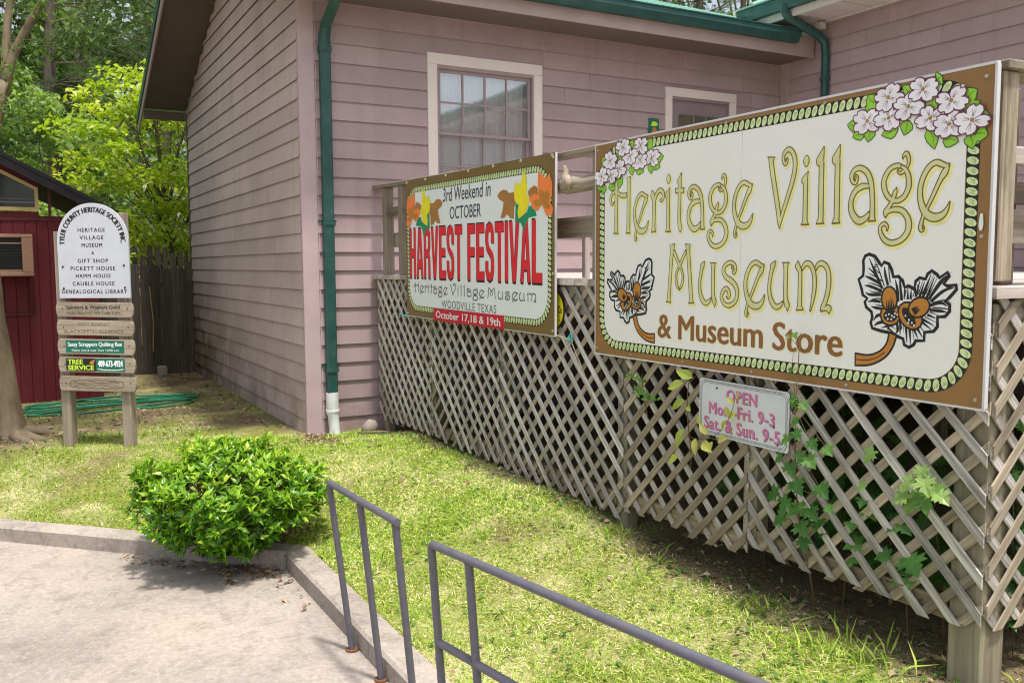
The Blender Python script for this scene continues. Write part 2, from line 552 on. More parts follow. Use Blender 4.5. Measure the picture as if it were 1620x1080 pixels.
M['viney'] = leafmat('yellow vine leaf', [(0, (.30, .42, .06)), (.6, (.55, .60, .12)), (1, (.70, .66, .20))], .35, .4)
M['stem'] = paint('vine stem', (.16, .10, .05), .8, .2, 20)
M['grass'] = leafmat('grass blades', [(0, (.12, .22, .025)), (.38, (.36, .52, .06)), (.62, (.63, .74, .16)), (.80, (.86, .79, .47)), (1, (.93, .87, .66))], .42, .55, .25)
M['litter'] = leafmat('dead leaves', [(0, (.06, .04, .022)), (.5, (.22, .135, .075)), (1, (.48, .36, .23))], .05, .8, .2)

GLY={'V':[[[-58,322,48],[-59,313,35],[-59,303,28],[-50,256,29],[-32,176,28],[-12,89,27],[-2,29,23],[0,0,4]],[[0,2,5],[12,52,20],[40,125,23],[69,200,25],[83,256,25],[83,294,26],[70,328,25],[47,345,25],[25,336,23],[15,316,19],[17,296,19],[28,283,18],[37,294,15],[38,308,9],[29,303,4]]],'i':[[[1,297,10],[1,292,23],[1,283,31],[1,274,34],[1,265,31],[1,257,22],[1,251,9]],[[12,228,5],[6,217,15],[0,206,27],[-6,193,37],[-5,187,34],[-1,180,27],[0,32,27],[0,17,30],[0,0,46]]],'l':[[[12,323,5],[7,308,16],[1,291,28],[-6,273,41],[-7,262,42],[0,252,30],[1,243,28],[3,28,29],[0,15,32],[0,0,45]]],'t':[[[4,302,6],[-1,285,16],[-8,268,29],[-11,257,34],[-7,237,26],[-9,76,26],[-5,40,29],[0,20,32],[1,0,6]],[[-41,214,28],[-25,214,25],[9,213,25],[26,212,28]]],'r':[[[-16,222,5],[-12,209,25],[-10,197,36],[-1,175,30],[2,157,29],[0,32,29],[-1,13,35],[0,0,44]],[[6,152,19],[14,184,22],[33,210,26],[58,218,27],[77,204,26],[81,182,23],[66,163,18],[53,168,10]]],'e':[[[55,206,10],[39,204,20],[20,212,24],[0,219,24],[-27,207,24],[-50,175,24],[-63,135,24],[-63,94,25],[-51,55,29],[-30,27,34],[0,15,34],[29,21,29],[49,41,19],[61,70,5]],[[52,204,9],[37,181,29],[18,152,21],[-2,112,19],[-18,80,18],[-33,51,15],[-43,32,12]],[[-46,29,15],[-54,1,18],[-58,-20,20],[-52,-33,14],[-43,-24,9],[-45,-13,3]]],'a':[[[-93,171,6],[-94,189,10],[-83,189,10],[-78,177,15],[-86,158,17],[-101,167,19],[-106,189,22],[-94,210,23],[-65,217,25],[-31,197,26],[-11,157,26],[-3,105,24],[0,53,25],[0,18,28],[0,0,37]],[[-14,140,17],[-52,142,27],[-88,123,26],[-106,84,25],[-100,39,29],[-68,5,33],[-35,12,27],[-12,35,16]]],'g':[[[21,61,19],[-1,67,22],[-34,54,23],[-56,18,24],[-56,-10,25],[-44,-40,24],[-21,-62,23],[7,-69,23],[36,-56,24],[54,-25,25],[56,2,25],[51,29,23],[37,51,19],[16,64,14]],[[43,52,15],[52,70,15],[52,91,18],[41,110,19],[29,101,13],[26,90,4]],[[37,48,19],[21,36,15],[6,44,11],[6,56,3]],[[2,-18,3],[-3,-33,20],[-10,-55,20],[-18,-74,19],[-34,-95,22],[-46,-112,22],[-44,-131,6]],[[-44,-130,4],[-31,-109,17],[-4,-102,24],[28,-108,25],[52,-132,26],[62,-163,28],[54,-197,27],[25,-224,25],[-16,-232,25],[-48,-217,24],[-66,-190,20],[-67,-167,18],[-50,-155,18],[-35,-168,15],[-36,-184,5]]],'H':[[[7,304,44],[7,292,33],[4,238,30],[2,91,32],[1,22,37],[0,0,46]],[[119,309,43],[120,293,33],[120,182,31],[118,38,31],[117,16,36],[116,-2,43]],[[-16,183,7],[-31,166,14],[-49,178,20],[-52,205,21],[-29,232,22],[2,237,21],[28,223,23],[64,211,28],[104,213,27]]],'M':[[[26,302,46],[27,288,33],[19,218,26],[11,120,26],[2,21,27],[0,0,44]],[[151,301,44],[151,286,32],[159,218,27],[170,122,28],[180,26,29],[182,1,45]],[[38,269,22],[60,235,22],[85,197,20],[106,167,15],[114,130,15],[106,92,19],[87,67,7]],[[137,268,18],[114,234,20],[90,197,19],[67,163,16],[60,129,16],[68,91,19],[88,67,7]]],'u':[[[-10,223,5],[-17,215,18],[-28,200,32],[-30,191,25],[-40,152,22],[-46,107,22],[-42,69,24],[-28,36,28],[-4,16,27],[19,21,24],[41,41,11]],[[52,216,45],[52,202,29],[53,166,25],[53,72,25],[59,40,29],[66,22,28],[67,1,4]]],'m':[[[-17,216,4],[-16,205,18],[-17,193,31],[-6,175,24],[-2,153,23],[-1,29,25],[-1,14,31],[0,0,44]],[[6,176,12],[23,200,23],[44,205,26],[63,190,25],[76,160,24],[81,112,23],[75,63,21],[66,20,13],[59,-1,9]],[[83,177,12],[97,199,22],[118,205,25],[140,193,25],[154,167,25],[158,125,25],[153,83,25],[141,44,24],[129,19,24],[120,1,15]],[[118,3,10],[137,10,18],[152,15,28],[160,10,34],[162,-7,4]]],'s':[[[12,189,4],[15,197,10],[23,192,12],[23,176,12],[28,165,16],[40,184,19],[32,206,21],[6,217,23],[-27,207,23],[-44,179,24],[-27,149,26],[9,131,28],[41,106,28],[54,67,24],[39,29,24],[0,9,24],[-38,20,23],[-55,52,22],[-42,80,23],[-22,92,23],[-4,77,22],[-1,55,19],[-10,44,11],[-21,52,4]]]}
INST=[('H',204,701),('e',443,691),('r',549,699),('i',671,696),('t',770,691),('a',940,698),('g',1051,844),('e',1228,688),('V',1458,684),('i',1605,694),('l',1689,695),('l',1774,693),('a',1955,694),('g',2063,837),('e',2234,680),('M',681,325),('u',971,315),('s',1141,315),('e',1313,313),('u',1448,314),('m',1587,321)]
ACORN={'leaf':[(1921,536),(1929,553),(1946,559),(1972,551),(1992,527),(2006,512),(2019,527),(2039,520),(2053,494),(2061,469),(2085,471),(2104,453),(2115,428),(2130,435),(2149,427),(2158,420),(2166,454),(2181,466),(2207,462),(2216,482),(2231,493),(2251,480),(2264,467),(2295,488),(2301,476),(2279,448),(2296,437),(2330,442),(2332,429),(2306,400),(2287,382),(2307,369),(2307,347),(2291,329),(2259,325),(2260,288),(2246,271),(2206,264),(2206,232),(2171,230),(2161,213),(2143,202),(2124,210),(2118,233),(2092,241),(2070,252),(2015,258),(1973,266),(1966,285),(1973,309),(1967,332),(1941,350),(1934,369),(1946,384),(1923,398),(1917,421),(1901,459),(1922,474),(1924,503)],'veins':[[(2013,424),(1978,489),(1947,545)],[(2007,442),(1956,465),(1928,474)],[(1987,475),(1944,508)],[(2040,438),(2026,480),(2021,513)],[(2013,414),(1957,432),(1928,436)],[(2008,400),(1957,399),(1934,407)],[(2008,372),(1974,375),(1946,370)],[(2014,344),(1986,347),(1964,351)],[(2014,320),(1992,315),(1976,295)],[(2026,293),(1998,286),(1979,273)],[(2086,291),(2091,264),(2081,249)],[(2101,297),(2102,246)],[(2089,375),(2083,425),(2072,462)],[(2105,380),(2099,417),(2091,458)],[(2131,385),(2131,426)],[(2144,386),(2146,418)],[(2167,396),(2182,459)],[(2183,396),(2202,455)],[(2198,397),(2229,484)],[(2213,393),(2244,473)],[(2223,388),(2266,452),(2295,481)],[(2231,380),(2282,421),(2327,435)],[(2229,366),(2273,377),(2300,365)],[(2229,348),(2273,346),(2298,343)],[(2219,330),(2254,318)],[(2200,311),(2245,291)],[(2195,302),(2236,275)],[(2175,278),(2201,243)],[(2162,273),(2181,237)],[(2144,272),(2150,212)],[(2128,275),(2134,216)],[(2059,280),(2015,268)],[(1964,508),(1984,512)],[(2043,270),(2070,255)],[(2162,432),(2165,396)],[(2120,422),(2116,385)]],'cap':[[(2098,324),(2094,307),(2083,293),(2066,285),(2047,284),(2030,290),(2018,303),(2013,320),(2017,338),(2029,352),(2046,360),(2065,361),(2082,354),(2093,341)],[(2181,346),(2192,325),(2195,304),(2188,286),(2173,276),(2152,274),(2129,282),(2110,298),(2098,319),(2095,341),(2102,358),(2118,369),(2139,370),(2162,362)]],'capdark':[[(2089,319),(2086,309),(2077,300),(2064,294),(2049,294),(2035,298),(2026,306),(2022,316),(2025,327),(2035,336),(2048,341),(2063,342),(2076,337),(2086,330)],[(2158,328),(2168,311),(2172,296),(2170,285),(2163,280),(2151,283),(2136,292),(2123,307),(2113,323),(2108,339),(2110,350),(2118,354),(2130,352),(2145,342)]],'nut':[[(2081,387),(2079,368),(2072,352),(2059,342),(2045,341),(2031,348),(2021,363),(2016,382),(2018,402),(2026,418),(2038,428),(2053,429),(2066,421),(2076,406)],[(2205,331),(2187,323),(2169,321),(2153,327),(2143,338),(2141,353),(2148,369),(2162,382),(2180,390),(2198,391),(2214,386),(2223,374),(2225,359),(2218,344)]],'nutdark':[[(2075,346),(2073,343),(2067,341),(2058,339),(2049,339),(2040,340),(2034,342),(2032,345),(2034,348),(2040,350),(2048,352),(2058,352),(2067,351),(2073,349)],[(2170,346),(2174,338),(2176,331),(2174,325),(2170,323),(2165,324),(2158,329),(2152,336),(2148,344),(2146,351),(2147,357),(2151,359),(2157,357),(2164,353)]],'dots':[[(2036,319),(2050,324),(2064,318),(2077,328),(2045,305),(2061,304),(2074,314),(2088,324),(2122,348),(2125,332),(2130,317),(2141,306),(2154,295),(2164,286),(2125,321),(2138,294)]],'stem':[[2068,243],[2057,205],[2033,171],[1995,146],[1950,132],[1895,130]]}
HVL={'brown':[[(1725,962),(1770,976),(1827,971),(1863,949),(1905,947),(1947,954),(1973,895),(1937,844),(1934,769),(1885,775),(1836,804),(1799,782),(1741,780),(1772,838),(1788,889),(1716,917),(1695,939)],[(2123,939),(2163,963),(2209,976),(2247,963),(2265,911),(2194,905),(2142,905)]],'green':[[(1958,873),(1999,860),(2004,773),(2113,805),(2140,846),(2205,843),(2242,776),(2138,768),(2104,736),(2082,674),(2030,739),(1954,745)]],'yellow':[[(2081,1096),(2108,1032),(2114,966),(2113,914),(2152,895),(2127,847),(2086,796),(2003,765),(1988,814),(2006,860),(1949,890),(1937,958),(1963,1017),(2024,989)]],'orange':[[(2265,1066),(2318,1031),(2355,1009),(2404,1040),(2439,969),(2434,894),(2407,867),(2448,818),(2441,777),(2368,770),(2307,844),(2249,808),(2192,824),(2142,899),(2207,921),(2265,911),(2254,988)]]}

# ------------------------------------------------------------------ ground, drive, kerb
ZD = -0.35          # drive level
KX = 1.47           # kerb face on the right side runs along Y
KD = 7.135          # kerb face on the diagonal: x + y = KD
KW = .165
S2 = math.sqrt(2)
def kdist(x, y):    # distance outside the back of the kerb
    return max(x - KX - KW, (x + y - KD) / S2 - KW)
def ss(a, b, t):
    t = min(1, max(0, (t - a) / (b - a))); return t * t * (3 - 2 * t)
def gz(x, y):
    d = kdist(x, y)
    if d < -.08: return -.62
    z = -.25 + .25 * ss(-.05, 1.45, d)
    z += .115 * ss(1.95, 2.95, x) * ss(3.7, 4.8, y) * (1 - ss(7.2, 8.1, y))
    z += .018 * mnoise.noise((x * .9, y * .9, 3.1)) * ss(.1, .8, d)
    return z
def soil(x, y):
    """0 lawn .. 1 bare ground"""
    n = mnoise.noise((x * 1.7, y * 1.7, .3)) * .5 + mnoise.noise((x * 4.6, y * 4.6, 1.3)) * .3
    s = 0.0
    s = max(s, .9 * (ss(2.78 + .10 * ss(3.4, 2.4, y), 3.08 + .05 * ss(3.4, 2.4, y), x + n * .30) if y < 4.1 else .8 * ss(2.88, 3.12, x + n * .3)) if y < 8.6 else 0)                      # strip along the lattice
    s = max(s, ss(8.75, 9.5, y + n * .9 + (.35 if x > 1.6 else 0)) * min(1, max(.25, .62 + n * 1.2)))                # shade behind the sign
    if x < 2.6 and y < 9.5: s = max(s, ss(.55, .1, math.hypot(x - 2.5, y - 8.1) + n * .3))
    s = max(s, ss(.9, .2, math.hypot(x + .05, y - 9.6) + n * .5))
    d = math.hypot((x - 1.15), (y - 6.1))
    s = max(s, ss(.62, .35, d))
    s = max(s, .75 * ss(.16, .42, n) if y < 9 else 0)
    return s

def axis(lo, hi, step, far):
    a = np.arange(lo, hi + 1e-6, step)
    o = np.array([3, 8, 18, 40, 80, 160, 300.])
    return np.concatenate([lo - o[::-1], a, hi + o])
gx = axis(-6, 10, .1, 0); gy = axis(-4, 16, .1, 0)
V = np.array([(x, y, gz(x, y)) for y in gy for x in gx])
SO = np.array([soil(x, y) for y in gy for x in gx])
nx = len(gx)
ii = np.arange(len(gy) - 1)[:, None] * nx + np.arange(nx - 1)[None]
F = np.stack([ii, ii + 1, ii + nx + 1, ii + nx], -1).reshape(-1, 4)
setting(fast_mesh('lawn', V, F, M['lawn'], None, {'soil': SO}, True))

mb = MB()
mb.add([(-24, 31.1, ZD), (-24, -14, ZD), (KX + .02, -14, ZD), (KX + .02, KD - KX + .0, ZD)], [(0, 1, 2, 3)])
# slab as a fan so that it keeps one plane
setting(mb.build('driveway', M['drive']))

mb = MB()
def kerb(p0, p1, n0, n1, n=26):
    """profile swept from p0 to p1 (front foot line); n0,n1 back offsets at the two ends"""
    prof = [(0.0, ZD - .15), (-.004, ZD + .098), (.012, ZD + .113), (KW - .012, ZD + .115), (KW, ZD + .10), (KW, ZD - .15)]
    rows = []
    for i in range(n + 1):
        t = i / n
        p = Vector(p0).lerp(Vector(p1), t); q = Vector(n0).lerp(Vector(n1), t)
        j = .004 * mnoise.noise((p.x * 2.3, p.y * 2.3, 0))
        rows.append([(p.x + q.x * a / KW, p.y + q.y * a / KW, z + (j if z > ZD else 0)) for a, z in prof])
    k = len(prof); vs = [v for r in rows for v in r]; fs = []
    for i in range(n):
        for a in range(k - 1):
            fs.append((i * k + a, i * k + a + 1, (i + 1) * k + a + 1, (i + 1) * k + a))
    fs.append(tuple(range(k))); fs.append(tuple(range(n * k + k - 1, n * k - 1, -1)))
    mb.add(vs, fs)
cy = KD - KX
bis = KW * math.tan(R(22.5))
kerb((KX, -14, 0), (KX, cy - .004, 0), (KW, 0, 0), (KW, bis, 0), 80)
kerb((KX - .004, cy + .004, 0), (-23, KD + 23, 0), (KW, bis, 0), (KW / S2, KW / S2, 0), 120)
setting(mb.build('kerb', M['kerb'], None, 'auto'))

# ------------------------------------------------------------------ museum building
XS, YF, YB, XW = 2.412, 8.35, 14.4, 8.54       # side wall x, front wall y, far corner y, wing wall x
EXP = .178
house = thing('museum_building', 'mauve clapboard building with green gutters behind the timber deck', 'building', (5.4, 9.5, 0))

def lap(mb, A, B, nrm, z0, z1, off=0.0, holes=(), top=None, exp=EXP, zs=0.0):
    """lapped boards between plan points A and B; holes = (s0,s1,z0,z1) along AB; top(s) = height limit"""
    A = Vector((*A, 0)); B = Vector((*B, 0)); n = Vector((*nrm, 0))
    L = (B - A).length; d = (B - A) / L
    k = 0; z = z0
    def piece(s0, s1, za, zb, zlo, zhi, o, rn):
        def out(zz): return .024 - .019 * (zz - zlo) / (zhi - zlo)
        a = A + d * s0; b = A + d * s1
        vs = []
        for (p, s) in ((a, s0), (b, s1)):
            vs.append(p + n * out(za) + Vector((0, 0, za - (.011 if za == zlo else 0))))
            vs.append(p + n * out(zb) + Vector((0, 0, zb)))
            vs.append(p + n * .002 + Vector((0, 0, za)))
        gs = [(s0 + o[0], o[1], o[2]), (s0 + o[0], o[1] + zb - za, o[2]), (s0 + o[0], o[1], o[2]),
              (s1 + o[0], o[1], o[2]), (s1 + o[0], o[1] + zb - za, o[2]), (s1 + o[0], o[1], o[2])]
        mb.add(vs, [(0, 3, 4, 1)], gs, rn)
    while z < z1 - .01:
        zt = min(z + exp, z1)
        # board lengths with staggered joints
        cuts = [0.0]; s = random.uniform(1.2, 3.6)
        while s < L - .4: cuts.append(s); s += random.uniform(2.4, 3.66)
        cuts.append(L)
        for c0, c1 in zip(cuts[:-1], cuts[1:]):
            o = (random.uniform(0, 40), random.uniform(0, 40), 0); rn = random.random()
            spans = [(c0 + .0012, c1 - .0012, z, zt)]
            for (h0, h1, ha, hb) in holes:
                new = []
                for (a, b, za, zb) in spans:
                    if b <= h0 or a >= h1 or zb <= ha or za >= hb: new.append((a, b, za, zb)); continue
                    if a < h0: new.append((a, h0, za, zb))
                    if b > h1: new.append((h1, b, za, zb))
                    m0, m1 = max(a, h0), min(b, h1)
                    if za < ha: new.append((m0, m1, za, ha))
                    if zb > hb: new.append((m0, m1, hb, zb))
                spans = new
            for (a, b, za, zb) in spans:
                if top is not None:
                    # clip the board along the rake by trimming its two ends
                    N = max(1, int((b - a) / .25))
                    for i in range(N):
                        q0, q1 = a + (b - a) * i / N, a + (b - a) * (i + 1) / N
                        t = min(top(q0), top(q1))
                        if za < t - .005: piece(q0, q1, za, min(zb, t), z, z + exp, o, rn)
                else:
                    piece(a, b, za, zb, z, z + exp, o, rn)
        z = zt; k += 1

RY = 11.2                     # ridge
def rake(y):                  # underside of the gable overhang
    return min(3.95 + .425 * (YB - y), 4.15 + .407 * (y - YF))
mb = MB()
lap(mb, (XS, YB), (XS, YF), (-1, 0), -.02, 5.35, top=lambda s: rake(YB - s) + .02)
mb.build('side_wall', M['siding_side_brightened'], house)

WX0, WX1, WZ0, WZ1 = 3.80, 4.925, 2.27, 3.62      # window opening
DX0, DX1, DZ1 = 6.80, 7.69, 3.565                 # door opening
mb = MB()
lap(mb, (XS + .02, YF), (XW, YF), (0, -1), -.02, 4.28, holes=((WX0 - XS - .03, WX1 - XS - .01, WZ0 - .01, WZ1 + .01), (DX0 - XS - .03, DX1 - XS - .01, 1.4, DZ1 + .01)))
mb.build('front_wall', M['siding'], house)
mb = MB()
lap(mb, (XW, YF), (XW, -2.5), (-1, 0), -.02, 4.46)
mb.build('wing_wall', M['siding'], house)
# sheathing behind the boards, so that nothing shines through the laps
mb = MB()
mb.box(XS + .004, XS + .1, YF + .05, YB - .02, -.3, 3.93)
mb.prism([(XS + .004, YF + .05, 3.93), (XS + .004, YB - .02, 3.93), (XS + .004, RY, rake(RY))], (.096, 0, 0))
for x0, x1, z0, z1 in ((XS + .1, WX0 - .02, -.3, 4.2), (WX1 + .02, DX0 - .02, -.3, 4.2), (DX1 + .02, XW - .0, -.3, 4.2), (WX0 - .02, WX1 + .02, -.3, WZ0 - .01), (WX0 - .02, WX1 + .02, WZ1 + .01, 4.2), (DX0 - .02, DX1 + .02, DZ1 + .01, 4.2)):
    mb.box(x0, x1, YF + .003, YF + .1, z0, z1)
mb.box(XW + .003, XW + .1, -2.5, YF - .002, -.3, 4.45)
mb.build('sheathing', M['dark'], house)
mb = MB(); mb.box(XS + .1, XW, YF + 1.3, YF + 1.34, -.2, 4.2)
mb.box(XS + .11, XS + .15, YF + .1, YF + 1.29, -.2, 4.2)
mb.box(XS + .15, XW, YF + .1, YF + 1.29, 4.16, 4.2)
mb.build('room_lining', M['pvc'], house)

# corner boards
mb = MB()
mb.box(XS - .020, XS + .135, YF - .024, YF + .0, .0, 4.2)
mb.box(XS - .020, XS + .0, YF + .002, YF + .035, .0, 4.2)
mb.build('corner_board', M['corner'], house, bevel=.004)
mb = MB(); mb.box(XS + .138, XS + .148, YF - .021, YF - .003, .0, 4.2)
mb.build('corner_board', M['corner'], house)
mb = MB(); mb.box(XS - .024, XS + .0, YB - .09, YB, -.1, 3.93)
mb.build('corner_board', M['soffit'], house, bevel=.004)
mb = MB(); mb.box(XW - .03, XW, YF - .16, YF - .025, 1.5, 4.44)
mb.build('corner_board', M['fascia'], house, bevel=.004)
mb = MB(); mb.box(XS - .030, XS - .0, YF + .10, YB - .1, -.3, -.03); mb.box(XS + .17, 3.1, YF - .03, YF, -.3, -.02)
mb.build('foundation', M['kerb'], house)

# main roof: front eave y 7.75, ridge, rear eave; overhang on the gable side
RX0, RX1 = 1.79, XW - .02
FE, ZE = 7.76, 4.335
ZR = 5.62
def quad(mb, a, b, c, d): mb.add([a, b, c, d], [(0, 1, 2, 3)])
mb = MB()
mb.prism([(RX0, FE, ZE), (RX0, RY, ZR), (RX0, 15.05, 3.93), (RX0, 15.05, 3.90), (RX0, RY, ZR - .035), (RX0, FE, ZE - .03)], (RX1 - RX0, 0, 0))
x = RX0 + .12
while x < RX1:
    mb.beam((x, FE + .01, ZE + .012), (x, RY - .02, ZR + .010), .03, .028)
    mb.beam((x, 15.03, 3.942), (x, RY + .02, ZR + .010), .03, .028)
    x += .305
mb.box(RX0, RX1, RY - .12, RY + .12, ZR - .02, ZR + .035)
rf = mb.build('roof', M['roofm'], house)
# soffits, fascias
mb = MB(); mb.box(RX0 + .03, RX1, FE + .035, YF - .02, 4.085, 4.105)
mb.build('soffit', M['soffit'], house)
mb = MB(); mb.box(RX0 + .0, RX1 - .02, FE + .01, FE + .033, 4.06, 4.325)
mb.build('fascia', M['fascia'], house, bevel=.003)
# gable overhang: sloping soffit, rake fascia
mb = MB()
def rk(y): return 3.95 + .425 * (YB - y)
mb.prism([(RX0 + .02, YB, rk(YB)), (RX0 + .02, RY, rk(RY)), (RX0 + .02, RY, rk(RY) + .02), (RX0 + .02, YB, rk(YB) + .02)], (XS - RX0 - .024, 0, 0))
mb.prism([(RX0 + .02, YF, 4.16), (RX0 + .02, RY, rk(RY)), (RX0 + .02, RY, rk(RY) + .02), (RX0 + .02, YF, 4.18)], (XS - RX0 - .024, 0, 0))
mb.build('gable_soffit', M['soffit'], house)
mb = MB()
mb.prism([(RX0 + .012, 14.99, rk(14.99) - .035), (RX0 + .012, RY, rk(RY) - .035), (RX0 + .012, RY, rk(RY) + .19), (RX0 + .012, 14.99, rk(14.99) + .19)], (-.02, 0, 0))
mb.prism([(RX0 + .012, FE + .04, 4.06), (RX0 + .012, RY, rk(RY) - .035), (RX0 + .012, RY, rk(RY) + .19), (RX0 + .012, FE + .04, 4.30)], (-.02, 0, 0))
mb.build('rake_fascia', M['fascia'], house)
mb = MB()
mb.prism([(RX0 - .012, 15.06, rk(15.06) + .09), (RX0 - .012, RY, rk(RY) + .09), (RX0 - .012, RY, rk(RY) + .235), (RX0 - .012, 15.06, rk(15.06) + .235)], (-.012, 0, 0))
mb.prism([(RX0 - .012, FE, 4.24), (RX0 - .012, RY, rk(RY) + .09), (RX0 - .012, RY, rk(RY) + .235), (RX0 - .012, FE, 4.36)], (-.012, 0, 0))
mb.build('rake_flashing', M['green'], house)
mb = MB()     # board closing the rear end of the overhang
mb.box(RX0 + .014, XS - .03, YB + .0, YB + .022, 3.80, 3.93)
mb.build('eave_return', M['soffit'], house)

# gutters: K-section extrusion
def gutter(name, path_x, path_y, z, x0, x1, along, outdir):
    mb = MB()
    prof = [(0, 0), (.075, 0), (.085, .03), (.112, .07), (.112, .125), (.104, .125), (.104, .105), (.0, .105)]
    if along == 'x':
        mb.prism([(x0, path_y + outdir * a, z + b) for a, b in prof], (x1 - x0, 0, 0))
        mb.box(x0, x1, *sorted((path_y + outdir * .098, path_y + outdir * .124)), z + .126, z + .138)
    else:
        mb.prism([(path_x + outdir * a, x0, z + b) for a, b in prof], (0, x1 - x0, 0))
        mb.box(*sorted((path_x + outdir * .098, path_x + outdir * .124)), x0, x1, z + .126, z + .138)
    return mb.build(name, M['green'], house)
gutter('gutter', 0, FE + .008, 4.19, RX0, 8.16, 'x', -1)
gutter('gutter', 7.95, 0, 4.525, -2.6, 8.40, 'y', -1)
# downspout at the corner
ds = MB()
ds.box(2.585, 2.685, YF - .098, YF - .025, .36, 3.72)
ds.build('downspout', M['green'], house, bevel=.012)
eb = MB()
eb.tube([(2.635, YF - .06, 3.62), (2.635, YF - .062, 3.74), (2.64, YF - .10, 3.84), (2.655, FE + .12, 4.06), (2.66, FE - .03, 4.17), (2.66, FE - .04, 4.21)], [.056, .056, .054, .052, .052, .052], 8)
eb.box(2.579, 2.691, YF - .104, YF - .02, 3.60, 3.66)
eb.build('downspout_elbow', M['green'], house, 'auto')
mb = MB(); mb.box(2.576, 2.694, YF - .108, YF - .022, .60, .63); mb.box(2.545, 2.725, YF - .030, YF - .024, .655, .675)
mb.box(2.578, 2.692, YF - .105, YF - .024, 2.0, 2.025); mb.box(2.545, 2.725, YF - .030, YF - .024, 2.03, 2.05)
mb.build('downspout_strap', M['green'], house)
pv = MB()
pv.tube([(2.635, YF - .062, .40), (2.635, YF - .062, .20), (2.64, YF - .066, .175), (2.645, YF - .075, .02), (2.652, YF - .085, -.05)], [.061, .061, .053, .053, .055], 16)
pv.tube([(2.636, YF - .062, .235), (2.636, YF - .062, .215)], .066, 16)
pv.build('drain_boot', M['pvc'], house, 'auto')
# wing downspout with offset elbows
mb = MB()
wy = 7.60
mb.tube([(7.885, wy + .06, 4.60), (7.885, wy + .06, 4.50), (7.94, wy + .05, 4.43), (8.06, wy + .03, 4.385), (8.36, wy - .02, 4.27), (8.455, wy - .02, 4.20), (8.478, wy - .02, 4.06), (8.478, wy - .02, 3.8), (8.478, wy - .02, 1.6)], .05, 8)
mb.tube([(8.478, wy - .02, 3.80), (8.478, wy - .02, 3.76)], .06, 8)
mb.build('downspout', M['green'], house, 'auto')

# wing roof, soffit, fascia
mb = MB()
mb.prism([(7.86, -2.6, 4.665), (7.86, -2.6, 4.695), (12.6, -2.6, 6.45), (12.6, -2.6, 6.41)], (0, 11.05, 0))
y = -2.5
while y < 8.4:
    mb.beam((7.87, y, 4.712), (12.6, y, 6.463), .03, .028); y += .305
mb.build('wing_roof', M['roofm'], house)
mb = MB(); mb.box(7.97, XW - .006, -2.6, 8.39, 4.462, 4.476)
y = -2.4
while y < 8.3:
    mb.box(7.975, XW - .01, y, y + .04, 4.446, 4.460); y += .52
mb.box(XW - .045, XW - .0, -2.6, 8.3, 4.44, 4.459)
mb.build('wing_soffit', M['wsoffit'], house)
mb = MB(); mb.box(7.952, 7.968, -2.6, 8.41, 4.44, 4.66); mb.box(7.952, XW + .0, 8.395, 8.41, 4.44, 4.66)
mb.build('fascia', M['wsoffit'], house)
mb = MB(); mb.box(8.40, 8.50, 7.60, 7.68, 4.36, 4.44)  # small white junction box under the wing soffit
mb.build('junction_box', M['wsoffit'], house, bevel=.006)

# window: casing, sashes, panes, curtain
win = MB()
T = .105; yo = YF - .03
win.box(WX0 - T, WX1 + T, yo, YF - .002, WZ1, WZ1 + T + .005)
win.box(WX0 - T, WX0, yo, YF - .002, WZ0 - .03, WZ1 - .001)
win.box(WX1, WX1 + T, yo, YF - .002, WZ0 - .03, WZ1 - .001)
win.box(WX0 - T - .02, WX1 + T + .02, yo - .03, YF - .002, WZ0 - .075, WZ0 - .031)
wf = win.build('window', M['trim'], house, bevel=.004)
mb = MB()      # jambs
mb.box(WX0, WX0 + .018, YF - .02, YF + .09, WZ0, WZ1); mb.box(WX1 - .018, WX1, YF - .02, YF + .09, WZ0, WZ1)
mb.box(WX0 + .019, WX1 - .019, YF - .02, YF + .09, WZ1 - .035, WZ1); mb.box(WX0 + .019, WX1 - .019, YF - .02, YF + .09, WZ0, WZ0 + .03)
mb.build('jamb', M['sash'], wf)
ZM = 2.955
def sash(z0, z1, y, name='sash'):
    mb = MB(); a, b = WX0 + .02, WX1 - .02; s = .032
    mb.box(a, a + s, y, y + .028, z0, z1); mb.box(b - s, b, y, y + .028, z0, z1)
    mb.box(a + s, b - s, y, y + .028, z0, z0 + .03); mb.box(a + s, b - s, y, y + .028, z1 - .03, z1)
    n = 4
    for i in range(1, n):
        x = a + s + (b - a - 2 * s) * i / n
        mb.box(x - .009, x + .009, y + .004, y + .024, z0 + .03, z1 - .03)
    zc = (z0 + z1) / 2
    mb.box(a + s, b - s, y + .006, y + .022, zc - .009, zc + .009)
    so = mb.build(name, M['sash'], wf)
    mb = MB(); mb.poly([(a + s, y + .014, z0 + .03), (b - s, y + .014, z0 + .03), (b - s, y + .014, z1 - .03), (a + s, y + .014, z1 - .03)])
    mb.build('pane', M['glass'], wf)
sash(ZM - .02, WZ1 - .036, YF + .015)
sash(WZ0 + .031, ZM + .012, YF + .046)
# curtain with folds
vs = []; fs = []; nxx, nz = 260, 14
for j in range(nz + 1):
    z = WZ0 + .02 + (WZ1 - WZ0 - .06) * j / nz
    for i in range(nxx + 1):
        t = i / nxx; x = WX0 + .01 + (WX1 - WX0 - .02) * t
        y = YF + .106 + .0055 * math.sin(t * 118 + 3 * mnoise.noise((t * 9, z * .6, 0))) + .008 * mnoise.noise((t * 30, z * .5, 4)) + .006 * math.sin(t * 47)
        vs.append((x, y, z))
for j in range(nz):
    for i in range(nxx):
        a = j * (nxx + 1) + i; fs.append((a, a + 1, a + nxx + 2, a + nxx + 1))
mb = MB(); mb.add(vs, fs); mb.build('curtain', M['curtain'], wf, True)

